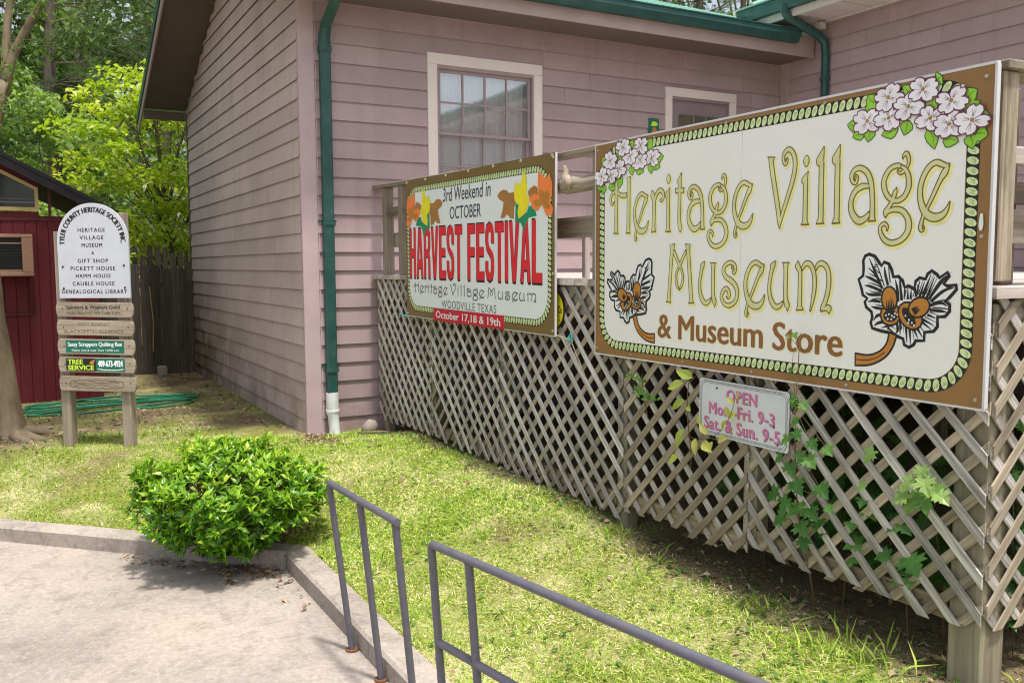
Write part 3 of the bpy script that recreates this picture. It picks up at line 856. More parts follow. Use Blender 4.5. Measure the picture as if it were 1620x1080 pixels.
# door
dr = MB()
dr.box(DX0 - .1, DX1 + .1, yo, YF - .002, DZ1, DZ1 + .1)
dr.box(DX0 - .1, DX0, yo, YF - .002, 1.53, DZ1 - .001); dr.box(DX1, DX1 + .1, yo, YF - .002, 1.53, DZ1 - .001)
df = dr.build('door_frame', M['trim'], house, bevel=.004)
mb = MB(); mb.box(DX0 + .015, DX1 - .015, YF + .03, YF + .07, 1.53, DZ1 - .03)
mb.box(DX0, DX0 + .015, YF - .01, YF + .09, 1.53, DZ1 - .03); mb.box(DX1 - .015, DX1, YF - .01, YF + .09, 1.53, DZ1 - .03); mb.box(DX0, DX1, YF - .01, YF + .09, DZ1 - .03, DZ1)
d = mb.build('door', M['door'], house)
mb = MB(); mb.box(DX0 + .14, DX1 - .14, YF + .018, YF + .029, 2.5, 3.37)
mb.build('door_pane', M['olivepane'], d)
mb = MB()
mb.box(DX0 + .345, DX0 + .36, YF + .012, YF + .0175, 2.5, 3.37); mb.box(DX0 + .53, DX0 + .545, YF + .012, YF + .0175, 2.5, 3.37)
mb.build('door_muntin', M['door'], d)
mb = MB(); mb.tube([(DX1 - .08, YF + .03, 2.45), (DX1 - .08, YF - .02, 2.45)], [.02, .028], 12)
mb.build('handle', M['screw'], d, True)

# small green plaque beside the door
pq = thing('wall_plaque', 'small green plaque with an orange motif on the siding beside the door', 'plaque', (6.53, YF - .03, 3.15))
mb = MB(); mb.box(6.455, 6.60, YF - .038, YF - .021, 3.03, 3.285); mb.build('board', M['plastic'], pq, bevel=.004)
mb = MB()
mb.poly([(6.49, YF - .040, 3.10), (6.56, YF - .040, 3.08), (6.575, YF - .040, 3.14), (6.53, YF - .040, 3.19), (6.50, YF - .040, 3.16)])
mb.build('motif', M['orange'], pq)
mb = MB()
mb.poly([(6.475, YF - .0397, 3.20), (6.52, YF - .0397, 3.195), (6.58, YF - .0397, 3.21), (6.56, YF - .0397, 3.245), (6.50, YF - .0397, 3.25)])
mb.build('motif', M['lime'], pq)

# ------------------------------------------------------------------ timber deck
XL = 3.09                     # outer face of the long lattice
YN, YE = 1.95, 8.30           # near end, far end
deck = thing('timber_deck', 'weathered timber deck with lattice skirting and railing that carries the signs', 'deck', (4.5, 5, 0))

def clip(poly, u0, u1, v0, v1):
    def cut(P, f, inter):
        out = []
        for i in range(len(P)):
            a, b = P[i], P[(i + 1) % len(P)]
            if f(a): out.append(a)
            if f(a) != f(b): out.append(inter(a, b))
        return out
    def lin(k, val):
        def g(a, b):
            t = (val - a[k]) / (b[k] - a[k]); return (a[0] + (b[0] - a[0]) * t, a[1] + (b[1] - a[1]) * t)
        return g
    for k, val, s in ((0, u0, 1), (0, u1, -1), (1, v0, 1), (1, v1, -1)):
        if not poly: return []
        poly = cut(poly, (lambda p, k=k, val=val, s=s: (p[k] - val) * s >= 0), lin(k, val))
    return poly

def lattice(u0, u1, v0, v1, P, N, front, mat, miss=(), bow=0.0, name='lattice_panel', phase=0.0, drop=0.0):
    """P(u,v) -> point on the outer plane, N outward normal; front = slope sign of the outer layer"""
    mb = MB(); N = Vector(N); w = .036; step = .150; k = 0
    for layer, sgn in ((0, front), (1, -front)):
        c = u0 - (v1 - v0) - .2 + phase * step
        while c < u1 + (v1 - v0) + .2:
            k += 1
            cc = c + random.uniform(-.006, .006)
            c += step
            if k in miss: continue
            ww = w * random.uniform(.93, 1.07) * S2 / 2
            lo, hi = v0 - .1, v1 + .1
            sh = random.uniform(-.008, .008)
            if sgn > 0: q = [(cc - ww + lo - v0, lo), (cc + ww + lo - v0, lo), (cc + ww + hi - v0 + sh, hi), (cc - ww + hi - v0 + sh, hi)]
            else: q = [(cc - ww - (lo - v0) , lo), (cc + ww - (lo - v0), lo), (cc + ww - (hi - v0) + sh, hi), (cc - ww - (hi - v0) + sh, hi)]
            dz = random.uniform(-drop, drop * .5)
            poly = clip(q, u0 + .002, u1 - .002, v0 + dz, v1 + random.uniform(-.01, .03) * (1 if drop else 0))
            if len(poly) < 3: continue
            th = .0075
            o = (random.uniform(0, 40), random.uniform(0, 40), 0); rn = random.random() * .98 + (1.005 if sgn > 0 else 0)
            # cut in bands so that the slat can bow outwards
            n = 6 if bow else 1
            vv = [min(p[1] for p in poly), max(p[1] for p in poly)]
            for b in range(n):
                a0 = vv[0] + (vv[1] - vv[0]) * b / n; a1 = vv[0] + (vv[1] - vv[0]) * (b + 1) / n
                pp = clip(poly, -99, 99, a0, a1) if bow else poly
                if len(pp) < 3: continue
                def off(p): return bow * math.sin(math.pi * (p[1] - v0) / (v1 - v0)) * math.sin(math.pi * min(1, max(0, (p[0] - u0) / (u1 - u0))))
                f = [Vector(P(*p)) + N * (off(p) - layer * (th + .0008)) for p in pp]
                gs = [((p[0] * sgn + p[1]) / S2 + o[0], (p[0] - sgn * p[1]) / S2 + o[1], 0) for p in pp]
                mb.prism(f, -N * th, rn, gs)
    return mb.build(name, mat, deck)

PL = lambda u, v: (XL, -u, v)            # u = -y  (left to right as seen)
NL = (-1, 0, 0)
lattice(-3.18, -1.965, .235, 1.47, PL, NL, -1, M['lattice'], bow=.022, drop=.02)
lattice(-4.20, -3.185, .18, 1.47, PL, NL, 1, M['lattice'], drop=.02)
lattice(-5.74, -4.205, .13, 1.47, PL, NL, -1, M['lattice'], miss=(9,), bow=.012, drop=.03)
lattice(-6.98, -5.745, .15, 1.47, PL, NL, -1, M['lattice'], miss=(11, 14), drop=.03)
lattice(-8.22, -6.985, .15, 1.47, PL, NL, -1, M['lattice'], drop=.03)
PNn = lambda u, v: (u, YN, v)
lattice(3.105, 4.32, .245, 1.47, PNn, (0, -1, 0), 1, M['lattice'], bow=.012, drop=.02)
lattice(4.325, 5.54, .245, 1.47, PNn, (0, -1, 0), 1, M['lattice'], drop=.02)
lattice(5.545, 8.4, .245, 1.47, PNn, (0, -1, 0), 1, M['lattice'], drop=.02)
# nailers behind the lattice
def part(name, mat, f, bevel=.004, parent=None):
    mb = MB(); f(mb); return mb.build(name, mat, parent or deck, bevel=bevel)
for y0, y1, zz in ((2.12, 3.14, .235), (3.24, 4.19, .20), (4.30, 8.07, .17)):
    part('nailer', M['lattice_b'], lambda mb: mb.box(XL + .020, XL + .058, y0, y1, zz, zz + .085))
part('nailer', M['lattice_b'], lambda mb: mb.box(3.26, 8.3, YN + .02, YN + .058, .245, .33))
part('rim_joist', M['rail'], lambda mb: mb.box(XL + .022, XL + .06, 2.06, YE, 1.30, 1.485))
part('rim_joist', M['rail'], lambda mb: mb.box(3.24, 8.45, YN + .024, YN + .062, 1.36, 1.485))
# posts: stout corner post, slimmer ones along the skirt
part('post', M['post'], lambda mb: mb.box(3.112, 3.252, 1.972, 2.112, -.1, 1.47), .006)
for y, zb in ((3.19, .24), (4.245, -.12), (5.75, .18), (6.98, .17), (8.12, -.12)):
    part('post', M['post'], lambda mb: mb.box(3.112, 3.20, y - .045, y + .045, zb, 1.30), .005)
for x, y in ((4.9, 2.1), (6.6, 2.1), (4.9, 4.6), (6.6, 4.6), (4.9, 7), (6.6, 7)):
    part('post', M['post'], lambda mb: mb.box(x, x + .09, y, y + .09, -.12, 1.30), .005)
mb = MB()      # joists and floor boards
y = 2.35
while y < 8.2: mb.box(3.16, 8.48, y, y + .038, 1.31, 1.484); y += .406
mb.build('joist', M['rail'], deck)
mb = MB(); y = YN - .012
while y < YE - .1:
    mb.box(3.066, 8.51, y, y + .139, 1.488, 1.528); y += .145
mb.build('floor', M['railpale'], deck)
# railing
def slope(y): return 2.297 + max(0, y - 5) * .0171
part('rail_post', M['lattice'], lambda mb: mb.box(3.095, 3.185, 1.960, 2.050, 1.55, slope(2), 1.5), .005)
for y in (4.46, 7.60, 8.0):
    part('rail_post', M['rail'], lambda mb: mb.box(3.10, 3.185, y, y + .088, 1.528, slope(y) - .002), .005)
for y in (5.6,):
    part('rail_post', M['rail'], lambda mb: mb.box(3.115, 3.20, y, y + .088, 1.528, slope(y) - .002), .005)
mb = MB(); mb.beam((3.145, 1.94, 2.315), (3.145, 5.0, 2.315), .11, .035); mb.beam((3.145, 5.002, 2.315), (3.145, 8.32, 2.372), .11, .035)
mb.build('top_rail', M['rail'], deck, bevel=.005)
mb = MB(); mb.beam((3.205, 2.015, 2.314), (8.5, 2.015, 2.314), .15, .037)
mb.build('top_rail', M['rail'], deck, bevel=.005)
# rough mid rails behind the signs
mb = MB()
mb.tube([(3.16, 8.0, 2.12), (3.165, 7.2, 2.13), (3.17, 6.0, 2.115), (3.165, 5.2, 2.13), (3.16, 4.8, 2.12), (3.165, 4.5, 2.13), (3.16, 3.0, 2.12), (3.15, 2.1, 2.12)], [.05, .055, .05, .058, .052, .06, .05, .05], 9, flat=.85)
mb.build('rough_rail', M['rail'], deck, True)
part('mid_rail', M['rail'], lambda mb: mb.box(3.19, 3.23, 2.06, 8.02, 1.79, 1.925))
part('mid_rail', M['railpale'], lambda mb: mb.box(3.20, 8.48, 1.98, 2.02, 1.975, 2.04))
part('mid_rail', M['rail'], lambda mb: mb.box(3.20, 8.48, 2.10, 2.14, 1.845, 1.93))
part('mid_rail', M['rail'], lambda mb: mb.box(3.20, 8.48, 2.06, 2.10, 1.69, 1.82))
part('baluster', M['railpale'], lambda mb: mb.box(3.24, 3.28, 4.83, 4.87, 1.53, 1.80))
part('rail_post', M['rail'], lambda mb: mb.box(3.42, 3.50, 2.146, 2.226, 1.53, 2.30), .005)
# a far railing across the deck by the wall
part('baluster', M['rail'], lambda mb: mb.box(3.60, 3.69, 7.9, 7.99, 1.53, 2.2))

# ------------------------------------------------------------------ sign painting helpers
class Plane:
    def __init__(s, O, U, V): s.O = Vector(O); s.U = Vector(U).normalized(); s.V = Vector(V).normalized(); s.N = s.U.cross(s.V)
    def __call__(s, u, v, n=0.0): return s.O + s.U * u + s.V * v + s.N * (n * .35)

def catmull(pts, k=4):
    P = [np.array(p, float) for p in pts]
    if len(P) < 3: return P
    P = [2 * P[0] - P[1]] + P + [2 * P[-1] - P[-2]]
    out = []
    for i in range(1, len(P) - 2):
        for j in range(k):
            t = j / k
            out.append(.5 * ((2 * P[i]) + (-P[i - 1] + P[i + 1]) * t + (2 * P[i - 1] - 5 * P[i] + 4 * P[i + 1] - P[i + 2]) * t * t + (-P[i - 1] + 3 * P[i] - 3 * P[i + 1] + P[i + 2]) * t ** 3))
    out.append(P[-2]); return out

def ribbon(mb, pl, pts, grow, n0, du=0, dv=0, dn=1.2e-5, ext=0.0, k=4):
    """pts (u,v,w) in metres; grow added to the width; n0 height of the layer"""
    C = catmull(pts, k); m = len(C)
    if ext:
        d = C[0][:2] - C[1][:2]; d /= max(1e-9, np.hypot(*d)); C[0] = C[0].copy(); C[0][:2] += d * ext
        d = C[-1][:2] - C[-2][:2]; d /= max(1e-9, np.hypot(*d)); C[-1] = C[-1].copy(); C[-1][:2] += d * ext
    vs = []
    for i, c in enumerate(C):
        a = C[max(0, i - 1)]; b = C[min(m - 1, i + 1)]
        t = (b - a)[:2]; t = t / max(1e-9, np.hypot(*t)); nn = np.array([-t[1], t[0]])
        w = max(.0008, c[2] + grow) / 2
        l = c[:2] + nn * w; r = c[:2] - nn * w
        vs.append(pl(l[0] + du, l[1] + dv, n0 + i * dn)); vs.append(pl(r[0] + du, r[1] + dv, n0 + i * dn))
    mb.add(vs, [(2 * i, 2 * i + 1, 2 * i + 3, 2 * i + 2) for i in range(m - 1)])

def fpoly(mb, pl, pts, n): mb.poly([pl(u, v, n) for u, v in pts])

def grow_poly(pts, d):
    P = [np.array(p, float) for p in pts]; n = len(P)
    area = sum(P[i][0] * P[(i + 1) % n][1] - P[(i + 1) % n][0] * P[i][1] for i in range(n))
    s = 1 if area > 0 else -1
    out = []
    for i in range(n):
        a = P[i] - P[i - 1]; b = P[(i + 1) % n] - P[i]
        a /= max(1e-9, np.hypot(*a)); b /= max(1e-9, np.hypot(*b))
        q = a + b; q /= max(.5, np.hypot(*q))
        out.append(tuple(P[i] + s * d * np.array([q[1], -q[0]])))
    return out

def rrect(u0, u1, v0, v1, r, n=10):
    pts = []
    for cx, cy, a0 in ((u1 - r, v1 - r, 0), (u0 + r, v1 - r, 90), (u0 + r, v0 + r, 180), (u1 - r, v0 + r, 270)):
        for i in range(n + 1):
            a = R(a0 + 90 * i / n); pts.append((cx + r * math.cos(a), cy + r * math.sin(a)))
    return pts

def text(name, body, mat, parent, pl, u0, u1, v0, v1, n, bold=0.0, shear=0.0, spacing=1.0, warp=None):
    """lettering fitted to a box; bold = extra stroke width as a share of the letter height"""
    cu = bpy.data.curves.new('lettering', 'FONT'); cu.body = body; cu.size = 1
    cu.shear = shear; cu.space_character = spacing; cu.resolution_u = 3
    ob = bpy.data.objects.new('lettering', cu); COL.objects.link(ob)
    me = bpy.data.meshes.new_from_object(ob.evaluated_get(bpy.context.evaluated_depsgraph_get()))
    bpy.data.objects.remove(ob); bpy.data.curves.remove(cu)
    co = [v.co.copy() for v in me.vertices]
    x0 = min(c.x for c in co); x1 = max(c.x for c in co); y0 = min(c.y for c in co); y1 = max(c.y for c in co)
    mb = MB(); h = v1 - v0; sh = bold * 1.6 * h
    polys = [tuple(p.vertices) for p in me.polygons]
    for k, (du, dv) in enumerate(((0, 0),) if not bold else ((-sh, 0), (0, sh * .35), (sh, 0), (0, -sh * .35))):
        vs = []
        for c in co:
            a = (c.x - x0) / (x1 - x0); b = (c.y - y0) / (y1 - y0)
            if warp: vs.append(pl(*warp(a + du * .05, b), n + k * .00015))
            else: vs.append(pl(u0 + a * (u1 - u0) + du, v0 + b * (v1 - v0) + dv, n + k * .00015))
        mb.add(vs, polys)
    bpy.data.meshes.remove(me)
    return mb.build(name, mat, parent)

BLOCK = {
 'H': [[(0, 0), (.32, 0), (.32, .42), (.68, .42), (.68, 0), (1, 0), (1, 1), (.68, 1), (.68, .58), (.32, .58), (.32, 1), (0, 1)]],
 'A': [[(0, 0), (.29, 0), (.345, .20), (.5, .20), (.5, .36), (.385, .36), (.5, .78), (.5, 1), (.30, 1)], [(1, 0), (.71, 0), (.655, .20), (.5, .20), (.5, .36), (.615, .36), (.5, .78), (.5, 1), (.70, 1)]],
 'R': [[(0, 0), (.32, 0), (.32, 1), (0, 1)], [(.32, 1), (.72, 1), (.98, .9), (.98, .6), (.82, .50), (.96, .40), (1, 0), (.69, 0), (.67, .34), (.6, .42), (.32, .42), (.32, .56), (.58, .56), (.67, .62), (.67, .80), (.6, .85), (.32, .85)]],
 'V': [[(0, 1), (.31, 1), (.5, .28), (.69, 1), (1, 1), (.67, 0), (.33, 0)]],
 'E': [[(0, 0), (1, 0), (1, .16), (.36, .16), (.36, .43), (.92, .43), (.92, .58), (.36, .58), (.36, .84), (1, .84), (1, 1), (0, 1)]],
 'F': [[(0, 0), (.36, 0), (.36, .43), (.92, .43), (.92, .58), (.36, .58), (.36, .84), (1, .84), (1, 1), (0, 1)]],
 'S': [[(1, .66), (1, .82), (.85, .96), (.5, 1.01), (.15, .96), (0, .82), (0, .66), (.12, .54), (.60, .40), (.67, .33), (.67, .20), (.58, .14), (.42, .14), (.33, .20), (.33, .34), (0, .34), (0, .18), (.15, .04), (.5, -.01), (.85, .04), (1, .18), (1, .36), (.88, .48), (.42, .60), (.33, .68), (.33, .80), (.42, .86), (.58, .86), (.67, .80), (.67, .66)]],
 'T': [[(0, 1), (1, 1), (1, .84), (.66, .84), (.66, 0), (.34, 0), (.34, .84), (0, .84)]],
 'I': [[(0, 0), (1, 0), (1, 1), (0, 1)]],
 'L': [[(0, 0), (1, 0), (1, .16), (.36, .16), (.36, 1), (0, 1)]]}
def block(name, body, mat, parent, pl, u0, u1, v0, v1, n):
    wd = {'I': .34, 'V': 1.06, 'A': 1.06}; gap = .13
    tot = sum(wd.get(c, 1) for c in body) + gap * (len(body) - 1); sc = (u1 - u0) / tot; x = u0
    mb = MB()
    for c in body:
        w = wd.get(c, 1) * sc
        for q in BLOCK[c]: fpoly(mb, pl, [(x + a * w, v0 + b * (v1 - v0)) for a, b in q], n)
        x += w + gap * sc
    return mb.build(name, mat, parent)

def rope_border(parent, pl, u0, u1, v0, v1, r, w, n, step):
    """dark band with twisted pale green lozenges around a rounded rectangle"""
    path = rrect(u0, u1, v0, v1, r, 12); path.append(path[0])
    P = [np.array(p) for p in path]
    mb = MB()
    out = rrect(u0 - w / 2, u1 + w / 2, v0 - w / 2, v1 + w / 2, r + w / 2, 12)
    inn = rrect(u0 + w / 2, u1 - w / 2, v0 + w / 2, v1 - w / 2, max(.01, r - w / 2), 12)
    k = len(out)
    mb.add([pl(*p, n) for p in out] + [pl(*p, n) for p in inn], [(i, (i + 1) % k, k + (i + 1) % k, k + i) for i in range(k)])
    mb.build('rope_band', M['black'], parent)
    seg = [np.hypot(*(P[i + 1] - P[i])) for i in range(len(P) - 1)]; tot = sum(seg)
    m = int(tot / step); mb = MB()
    cum = np.concatenate([[0], np.cumsum(seg)])
    def at(s):
        s %= tot; i = min(len(seg) - 1, int(np.searchsorted(cum, s, 'right') - 1))
        t = (P[i + 1] - P[i]) / seg[i]
        return P[i] + t * (s - cum[i]), t
    for j in range(m):
        c, t = at((j + .5) * tot / m); q = np.array([-t[1], t[0]])
        h = tot / m * .47; ww = w * .45
        lz = [(-h * .95, -ww * .55), (-h * .70, -ww * .95), (-h * .1, -ww), (h * .45, -ww * .70), (h * .85, -ww * .1), (h * .95, ww * .55), (h * .70, ww * .95), (h * .1, ww), (-h * .45, ww * .70), (-h * .85, ww * .1)]
        f = random.uniform(.94, 1.0)
        mb.poly([pl(*(c + t * a * f + q * b), n + .0012) for a, b in lz])
        if step > .03:
            for e in (-.25, .3):
                pass
    mb.build('rope', M['rope'], parent)
    if step > .03:
        mb = MB()
        for j in range(m):
            c, t = at((j + .5) * tot / m); q = np.array([-t[1], t[0]])
            h = tot / m * .43; ww = w * .41
            for e in (-.35, .05, .4):
                a = c + t * h * (e - .25) - q * ww * .55; b = c + t * h * (e + .25) + q * ww * random.uniform(.1, .6)
                s = t * .0011
                mb.poly([pl(*(a - s), n + .0018), pl(*(a + s), n + .0018), pl(*(b + s * .3), n + .0018), pl(*(b - s * .3), n + .0018)])
        mb.build('rope_strand', M['sgreend'], parent)

def flower(mbs, pl, u, v, r, rot, n):
    petal, line, cen = mbs
    for k in range(4):
        a = rot + k * math.pi / 2 + random.uniform(-.12, .12)
        c, s = math.cos(a), math.sin(a)
        rr = r * random.uniform(.88, 1.10); wd = rr * random.uniform(.40, .52)
        prof = [(.05, -.06), (.35, -.80), (.62, -1.0), (.88, -.80), (1.0, -.36), (.84, .04), (1.0, .36), (.88, .80), (.62, 1.0), (.35, .80), (.05, .06)]
        pts = [(u + 1.22 * (c * rr * x - s * wd * y), v + .84 * (s * rr * x + c * wd * y)) for x, y in prof]
        nn = n + k * .00012
        fpoly(line, pl, grow_poly(pts, .0056), nn)
        fpoly(petal, pl, pts, nn + .0006)
        for e in (-.3, 0, .3):
            ribbon(line, pl, [(u + c * rr * .2 - s * wd * e * .3, v + s * rr * .2 + c * wd * e * .3, .0022), (u + c * rr * .62 - s * wd * e, v + s * rr * .62 + c * wd * e, .0007)], 0, nn + .0012)
    fpoly(cen, pl, [(u + r * .14 * math.cos(t), v + r * .14 * math.sin(t)) for t in np.linspace(0, 2 * math.pi, 9)[:-1]], n + .0024)

def sleaf(mbs, pl, a, b, w, n):
    fill, line = mbs
    a = np.array(a, float); b = np.array(b, float); d = b - a; L = np.hypot(*d); t = d / L; q = np.array([-t[1], t[0]])
    prof = [(0, .25), (.25, .9), (.5, 1.0), (.78, .5), (1, 0), (.8, -.35), (.5, -.8), (.25, -.85), (0, -.25)]
    pts = [tuple(a + t * L * x + q * w * .5 * y) for x, y in prof]
    fpoly(line, pl, grow_poly(pts, .0042), n); fpoly(fill, pl, pts, n + .0006)
    ribbon(line, pl, [(*(a + t * L * .05), .003), (*(a + t * L * .5 + q * w * .08), .002), (*(a + t * L * .95), .0008)], 0, n + .0011)

def glyphs(parent, pl, text_inst, layers, sc=1.0, su=0.0, sv=0.0, scu=None):
    """layers: (material, grow, n, du, dv, extra end length)"""
    for name, mat, grow, n, du, dv, ext in layers:
        mb = MB(); j = 0
        for ch, x, y in text_inst:
            for st in GLY[ch]:
                pts = [(((x + p[0]) * (scu or sc)) / 1000 + su, ((y + p[1]) * sc) / 1000 + sv, p[2] * min(sc, scu or sc) / 1000) for p in st]
                ribbon(mb, pl, pts, grow, n + (j % 6) * .00016, du, dv, 1e-5, ext); j += 1
        mb.build(name, mat, parent)

# ------------------------------------------------------------------ big museum sign
SW, SH = 2.45, 1.218
sx = 3.030
big = thing('museum_sign', 'large cream sign reading Heritage Village Museum with dogwood blossoms and acorns', 'sign', (sx + .01, 3.17, 1.1))
pl = Plane((sx, 4.405, 1.092), (0, -1, 0), (0, 0, 1))
mb = MB(); mb.prism([pl(0, 0), pl(SW, 0), pl(SW, SH), pl(0, SH)], (.012, 0, 0)); mb.build('panel', M['brown'], big)
mb = MB()
for a, b in (((-.008, -.008), (SW + .008, 0)), ((-.008, SH), (SW + .008, SH + .010)), ((-.008, .0005), (-.0005, SH - .0005)), ((SW + .0005, .0005), (SW + .010, SH - .0005))):
    q = [pl(a[0], a[1], .004), pl(b[0], a[1], .004), pl(b[0], b[1], .004), pl(a[0], b[1], .004)]
    mb.prism(q, (.02, 0, 0))
mb.build('edge_trim', M['alu'], big)
mb = MB(); ribbon(mb, pl, [(1.212, .088, .0022), (1.212, .62, .0016), (1.212, 1.146, .0022)], 0, .0018); mb.build('panel_seam', M['archw'], big)
mb = MB()      # battens to the railing
for u in (.12, 1.2, 2.35): mb.box(3.043, 3.058, 4.405 - u - .04, 4.405 - u + .04, 1.60, 2.25)
mb.build('batten', M['rail'], big)
mb = MB(); fpoly(mb, pl, rrect(.09, 2.352, .085, 1.150, .13, 12), .0010); mb.build('field', M['white'], big)
rope_border(big, pl, .066, 2.380, .060, 1.174, .155, .050, .0022, .0365)
glyphs(big, pl, INST, (
    ('letter_glow', M['glow'], .010, .0022, .008, -.008, .006),
    ('letter_outline', M['oline'], .0025, .0036, 0, 0, .003),
    ('lettering', M['olive'], -.0080, .0050, 0, 0, -.005)))
text('lettering', '& Museum Store', M['glow'], big, pl, .593, 1.824, .131, .262, .0030, .036)
text('lettering', '& Museum Store', M['storebrown'], big, pl, .595, 1.822, .133, .260, .0044, .024)
# blossoms: nine flowers and their leaves, mirrored at the two top corners
FL = [(1919, 1095), (2021, 1093), (2017, 1172), (2109, 1123), (2171, 1177), (2207, 1065), (2286, 1032), (2292, 1116), (2377, 1034)]
LV = [((1885, 1085), (1822, 1092)), ((1905, 1060), (1850, 1040)), ((1932, 1066), (1925, 1012)), ((2060, 1048), (1990, 1030)), ((2105, 1068), (2092, 1018)), ((1975, 1130), (1905, 1150)), ((1950, 1160), (1918, 1195)), ((2135, 1160), (2080, 1205)), ((2190, 1075), (2228, 1150)), ((2200, 1030), (2225, 950)), ((2262, 980), (2320, 965)), ((2365, 985), (2376, 935)), ((2390, 985), (2432, 975)), ((2350, 1115), (2385, 1140)), ((2330, 1062), (2398, 1098)), ((2228, 1200), (2245, 1210)), ((2405, 1035), (2438, 1040))]
for mir in (0, 1):
    fx = (lambda p: ((SW * 1000 - p[0]) / 1000, p[1] / 1000)) if mir else (lambda p: (p[0] / 1000, p[1] / 1000))
    pm, lm, cm, gf, gl = MB(), MB(), MB(), MB(), MB()
    for i, (a, b) in enumerate(LV): sleaf((gf, gl), pl, fx(a), fx(b), .056, .0052 + i * .00003)
    for i, p in enumerate(FL):
        flower((pm, lm, cm), pl, *fx(p), .060, R(45) + random.uniform(-.5, .5), .0072 + i * .0030)
    gl.build('leaf_outline', M['sgreend'], big); gf.build('leaf_drawing', M['sgreen'], big)
    lm.build('blossom_outline', M['plum'], big); pm.build('blossom', M['petal'], big); cm.build('blossom_centre', M['gold'], big)
# acorn sprays
for mir in (0, 1):
    fx = (lambda p: ((SW * 1000 + 6 - p[0]) / 1000, (p[1] - 6) / 1000)) if mir else (lambda p: (p[0] / 1000, p[1] / 1000))
    lf = [fx(p) for p in ACORN['leaf']]
    d_, w_, o_ = MB(), MB(), MB()
    st = [fx(p) for p in ACORN['stem']]
    ws = [.030, .026, .027, .030, .036, .044]
    ribbon(d_, pl, [(*p, w) for p, w in zip(st, ws)], .014, .0030, ext=.007)
    ribbon(o_, pl, [(*p, w) for p, w in zip(st, ws)], -.002, .0042)
    ribbon(d_, pl, [(*p, .004) for p in st[2:]], 0, .0052)
    fpoly(d_, pl, grow_poly(lf, .010), .0032)
    fpoly(w_, pl, grow_poly(lf, -.004), .0044)
    for i, v in enumerate(ACORN['veins']):
        q = [fx(p) for p in v]
        ribbon(d_, pl, [(*p, .012 if j < len(q) - 1 else .003) for j, p in enumerate(q)], 0, .0050 + i * .00002)
        o2 = np.array([.013, .008])
        ribbon(d_, pl, [(p[0] + (.017 if j else .01), p[1] + .010, .005 if j < len(q) - 1 else .001) for j, p in enumerate(q)], 0, .0050 + i * .00002 + .001)
    for i in (0, 1):
        h = .0068 + i * .003
        cap = [fx(p) for p in ACORN['cap'][i]]; nut = [fx(p) for p in ACORN['nut'][i]]
        fpoly(d_, pl, grow_poly(cap, .008), h); fpoly(o_, pl, cap, h + .0005)
        fpoly(d_, pl, [fx(p) for p in ACORN['capdark'][i]], h + .0009)
        fpoly(d_, pl, grow_poly(nut, .008), h + .0012); fpoly(o_, pl, nut, h + .0016)
        c = np.mean(nut, 0); e = np.mean([fx(p) for p in ACORN['nutdark'][i]], 0); ax = c - e; q = np.array([-ax[1], ax[0]])
        for s in (-.62, -.32, -.05, .22, .5):
            a = e - ax * .15 + q * s * .75; b = e + ax * random.uniform(.8, 1.3) + q * s * .6
            ribbon(d_, pl, [(*a, .0085), (*b, .0015)], 0, h + .0024 + s * .0001)
    for j, p in enumerate(ACORN['dots'][0]):
        u, v = fx(p)
        fpoly(w_, pl, [(u + .0042 * math.cos(t), v + .0042 * math.sin(t)) for t in np.linspace(0, 6.283, 8)[:-1]], .0106 + j * .00001)
    d_.build('acorn_outline', M['black'], big); w_.build('oak_leaf', M['white2'], big); o_.build('acorn', M['orange'], big)
mb = MB()
for u, v in ((.02, .03), (2.425, .03), (.02, 1.19), (2.42, 1.18), (.35, .018), (.80, .018), (1.30, .018), (1.85, .018), (.55, 1.20), (1.1, 1.20), (1.7, 1.20), (2.425, .62)):
    mb.disc(pl(u, v, 0), pl.N, .0075, .004, 8)
mb.build('screw', M['screw'], big)
mb = MB()      # bird-lime streaks on the brown margin
for pts in (((2.335, 1.165, .012), (2.325, 1.13, .020), (2.318, 1.105, .006)), ((2.425, .70, .010), (2.424, .66, .018), (2.424, .64, .008))):
    ribbon(mb, pl, pts, 0, .022)
mb.build('dropping', M['white2'], big)

# ------------------------------------------------------------------ harvest festival banner
HW, HH = 2.465, 1.166
fest = thing('festival_sign', 'white festival sign with red HARVEST FESTIVAL letters and autumn leaves', 'sign', (sx + .01, 6.1, 1.17))
pl = Plane((sx, 7.335, 1.180), (0, -1, -.008), (0, -.008, 1))
mb = MB(); mb.prism([pl(0, 0), pl(HW, 0), pl(HW, HH), pl(0, HH)], (.010, 0, 0)); mb.build('panel', M['brown2'], fest)
mb = MB()
for a, b in (((0, -.006), (HW, -.0005)), ((HW + .0005, -.006), (HW + .008, HH))):
    mb.prism([pl(a[0], a[1], .003), pl(b[0], a[1], .003), pl(b[0], b[1], .003), pl(a[0], b[1], .003)], (.014, 0, 0))
mb.build('edge_trim', M['alu'], fest)
mb = MB(); fpoly(mb, pl, rrect(.070, 2.385, .088, 1.062, .17, 12), .0012); mb.build('field', M['white2'], fest)
rope_border(fest, pl, .050, 2.405, .070, 1.082, .19, .046, .0026, .034)
text('lettering', '3rd Weekend in', M['slate'], fest, pl, .775, 1.592, .945, 1.055, .004, .006, .12)
text('lettering', 'OCTOBER', M['slate'], fest, pl, .90, 1.436, .805, .902, .004, .006, .06)
for w, u0, u1 in (('HARVEST', .085, 1.125), ('FESTIVAL', 1.215, 2.315)):
    block('letter_shadow', w, M['black'], fest, pl, u0 - .008, u1 - .008, .334, .762, .0040)
    block('letter_shadow', w, M['black'], fest, pl, u0 - .003, u1 + .001, .320, .748, .0046)
    block('lettering', w, M['redink'], fest, pl, u0, u1, .336, .752, .0058)
GI = (('lettering', M['greyink'], .002, .004, 0, 0, 0),)
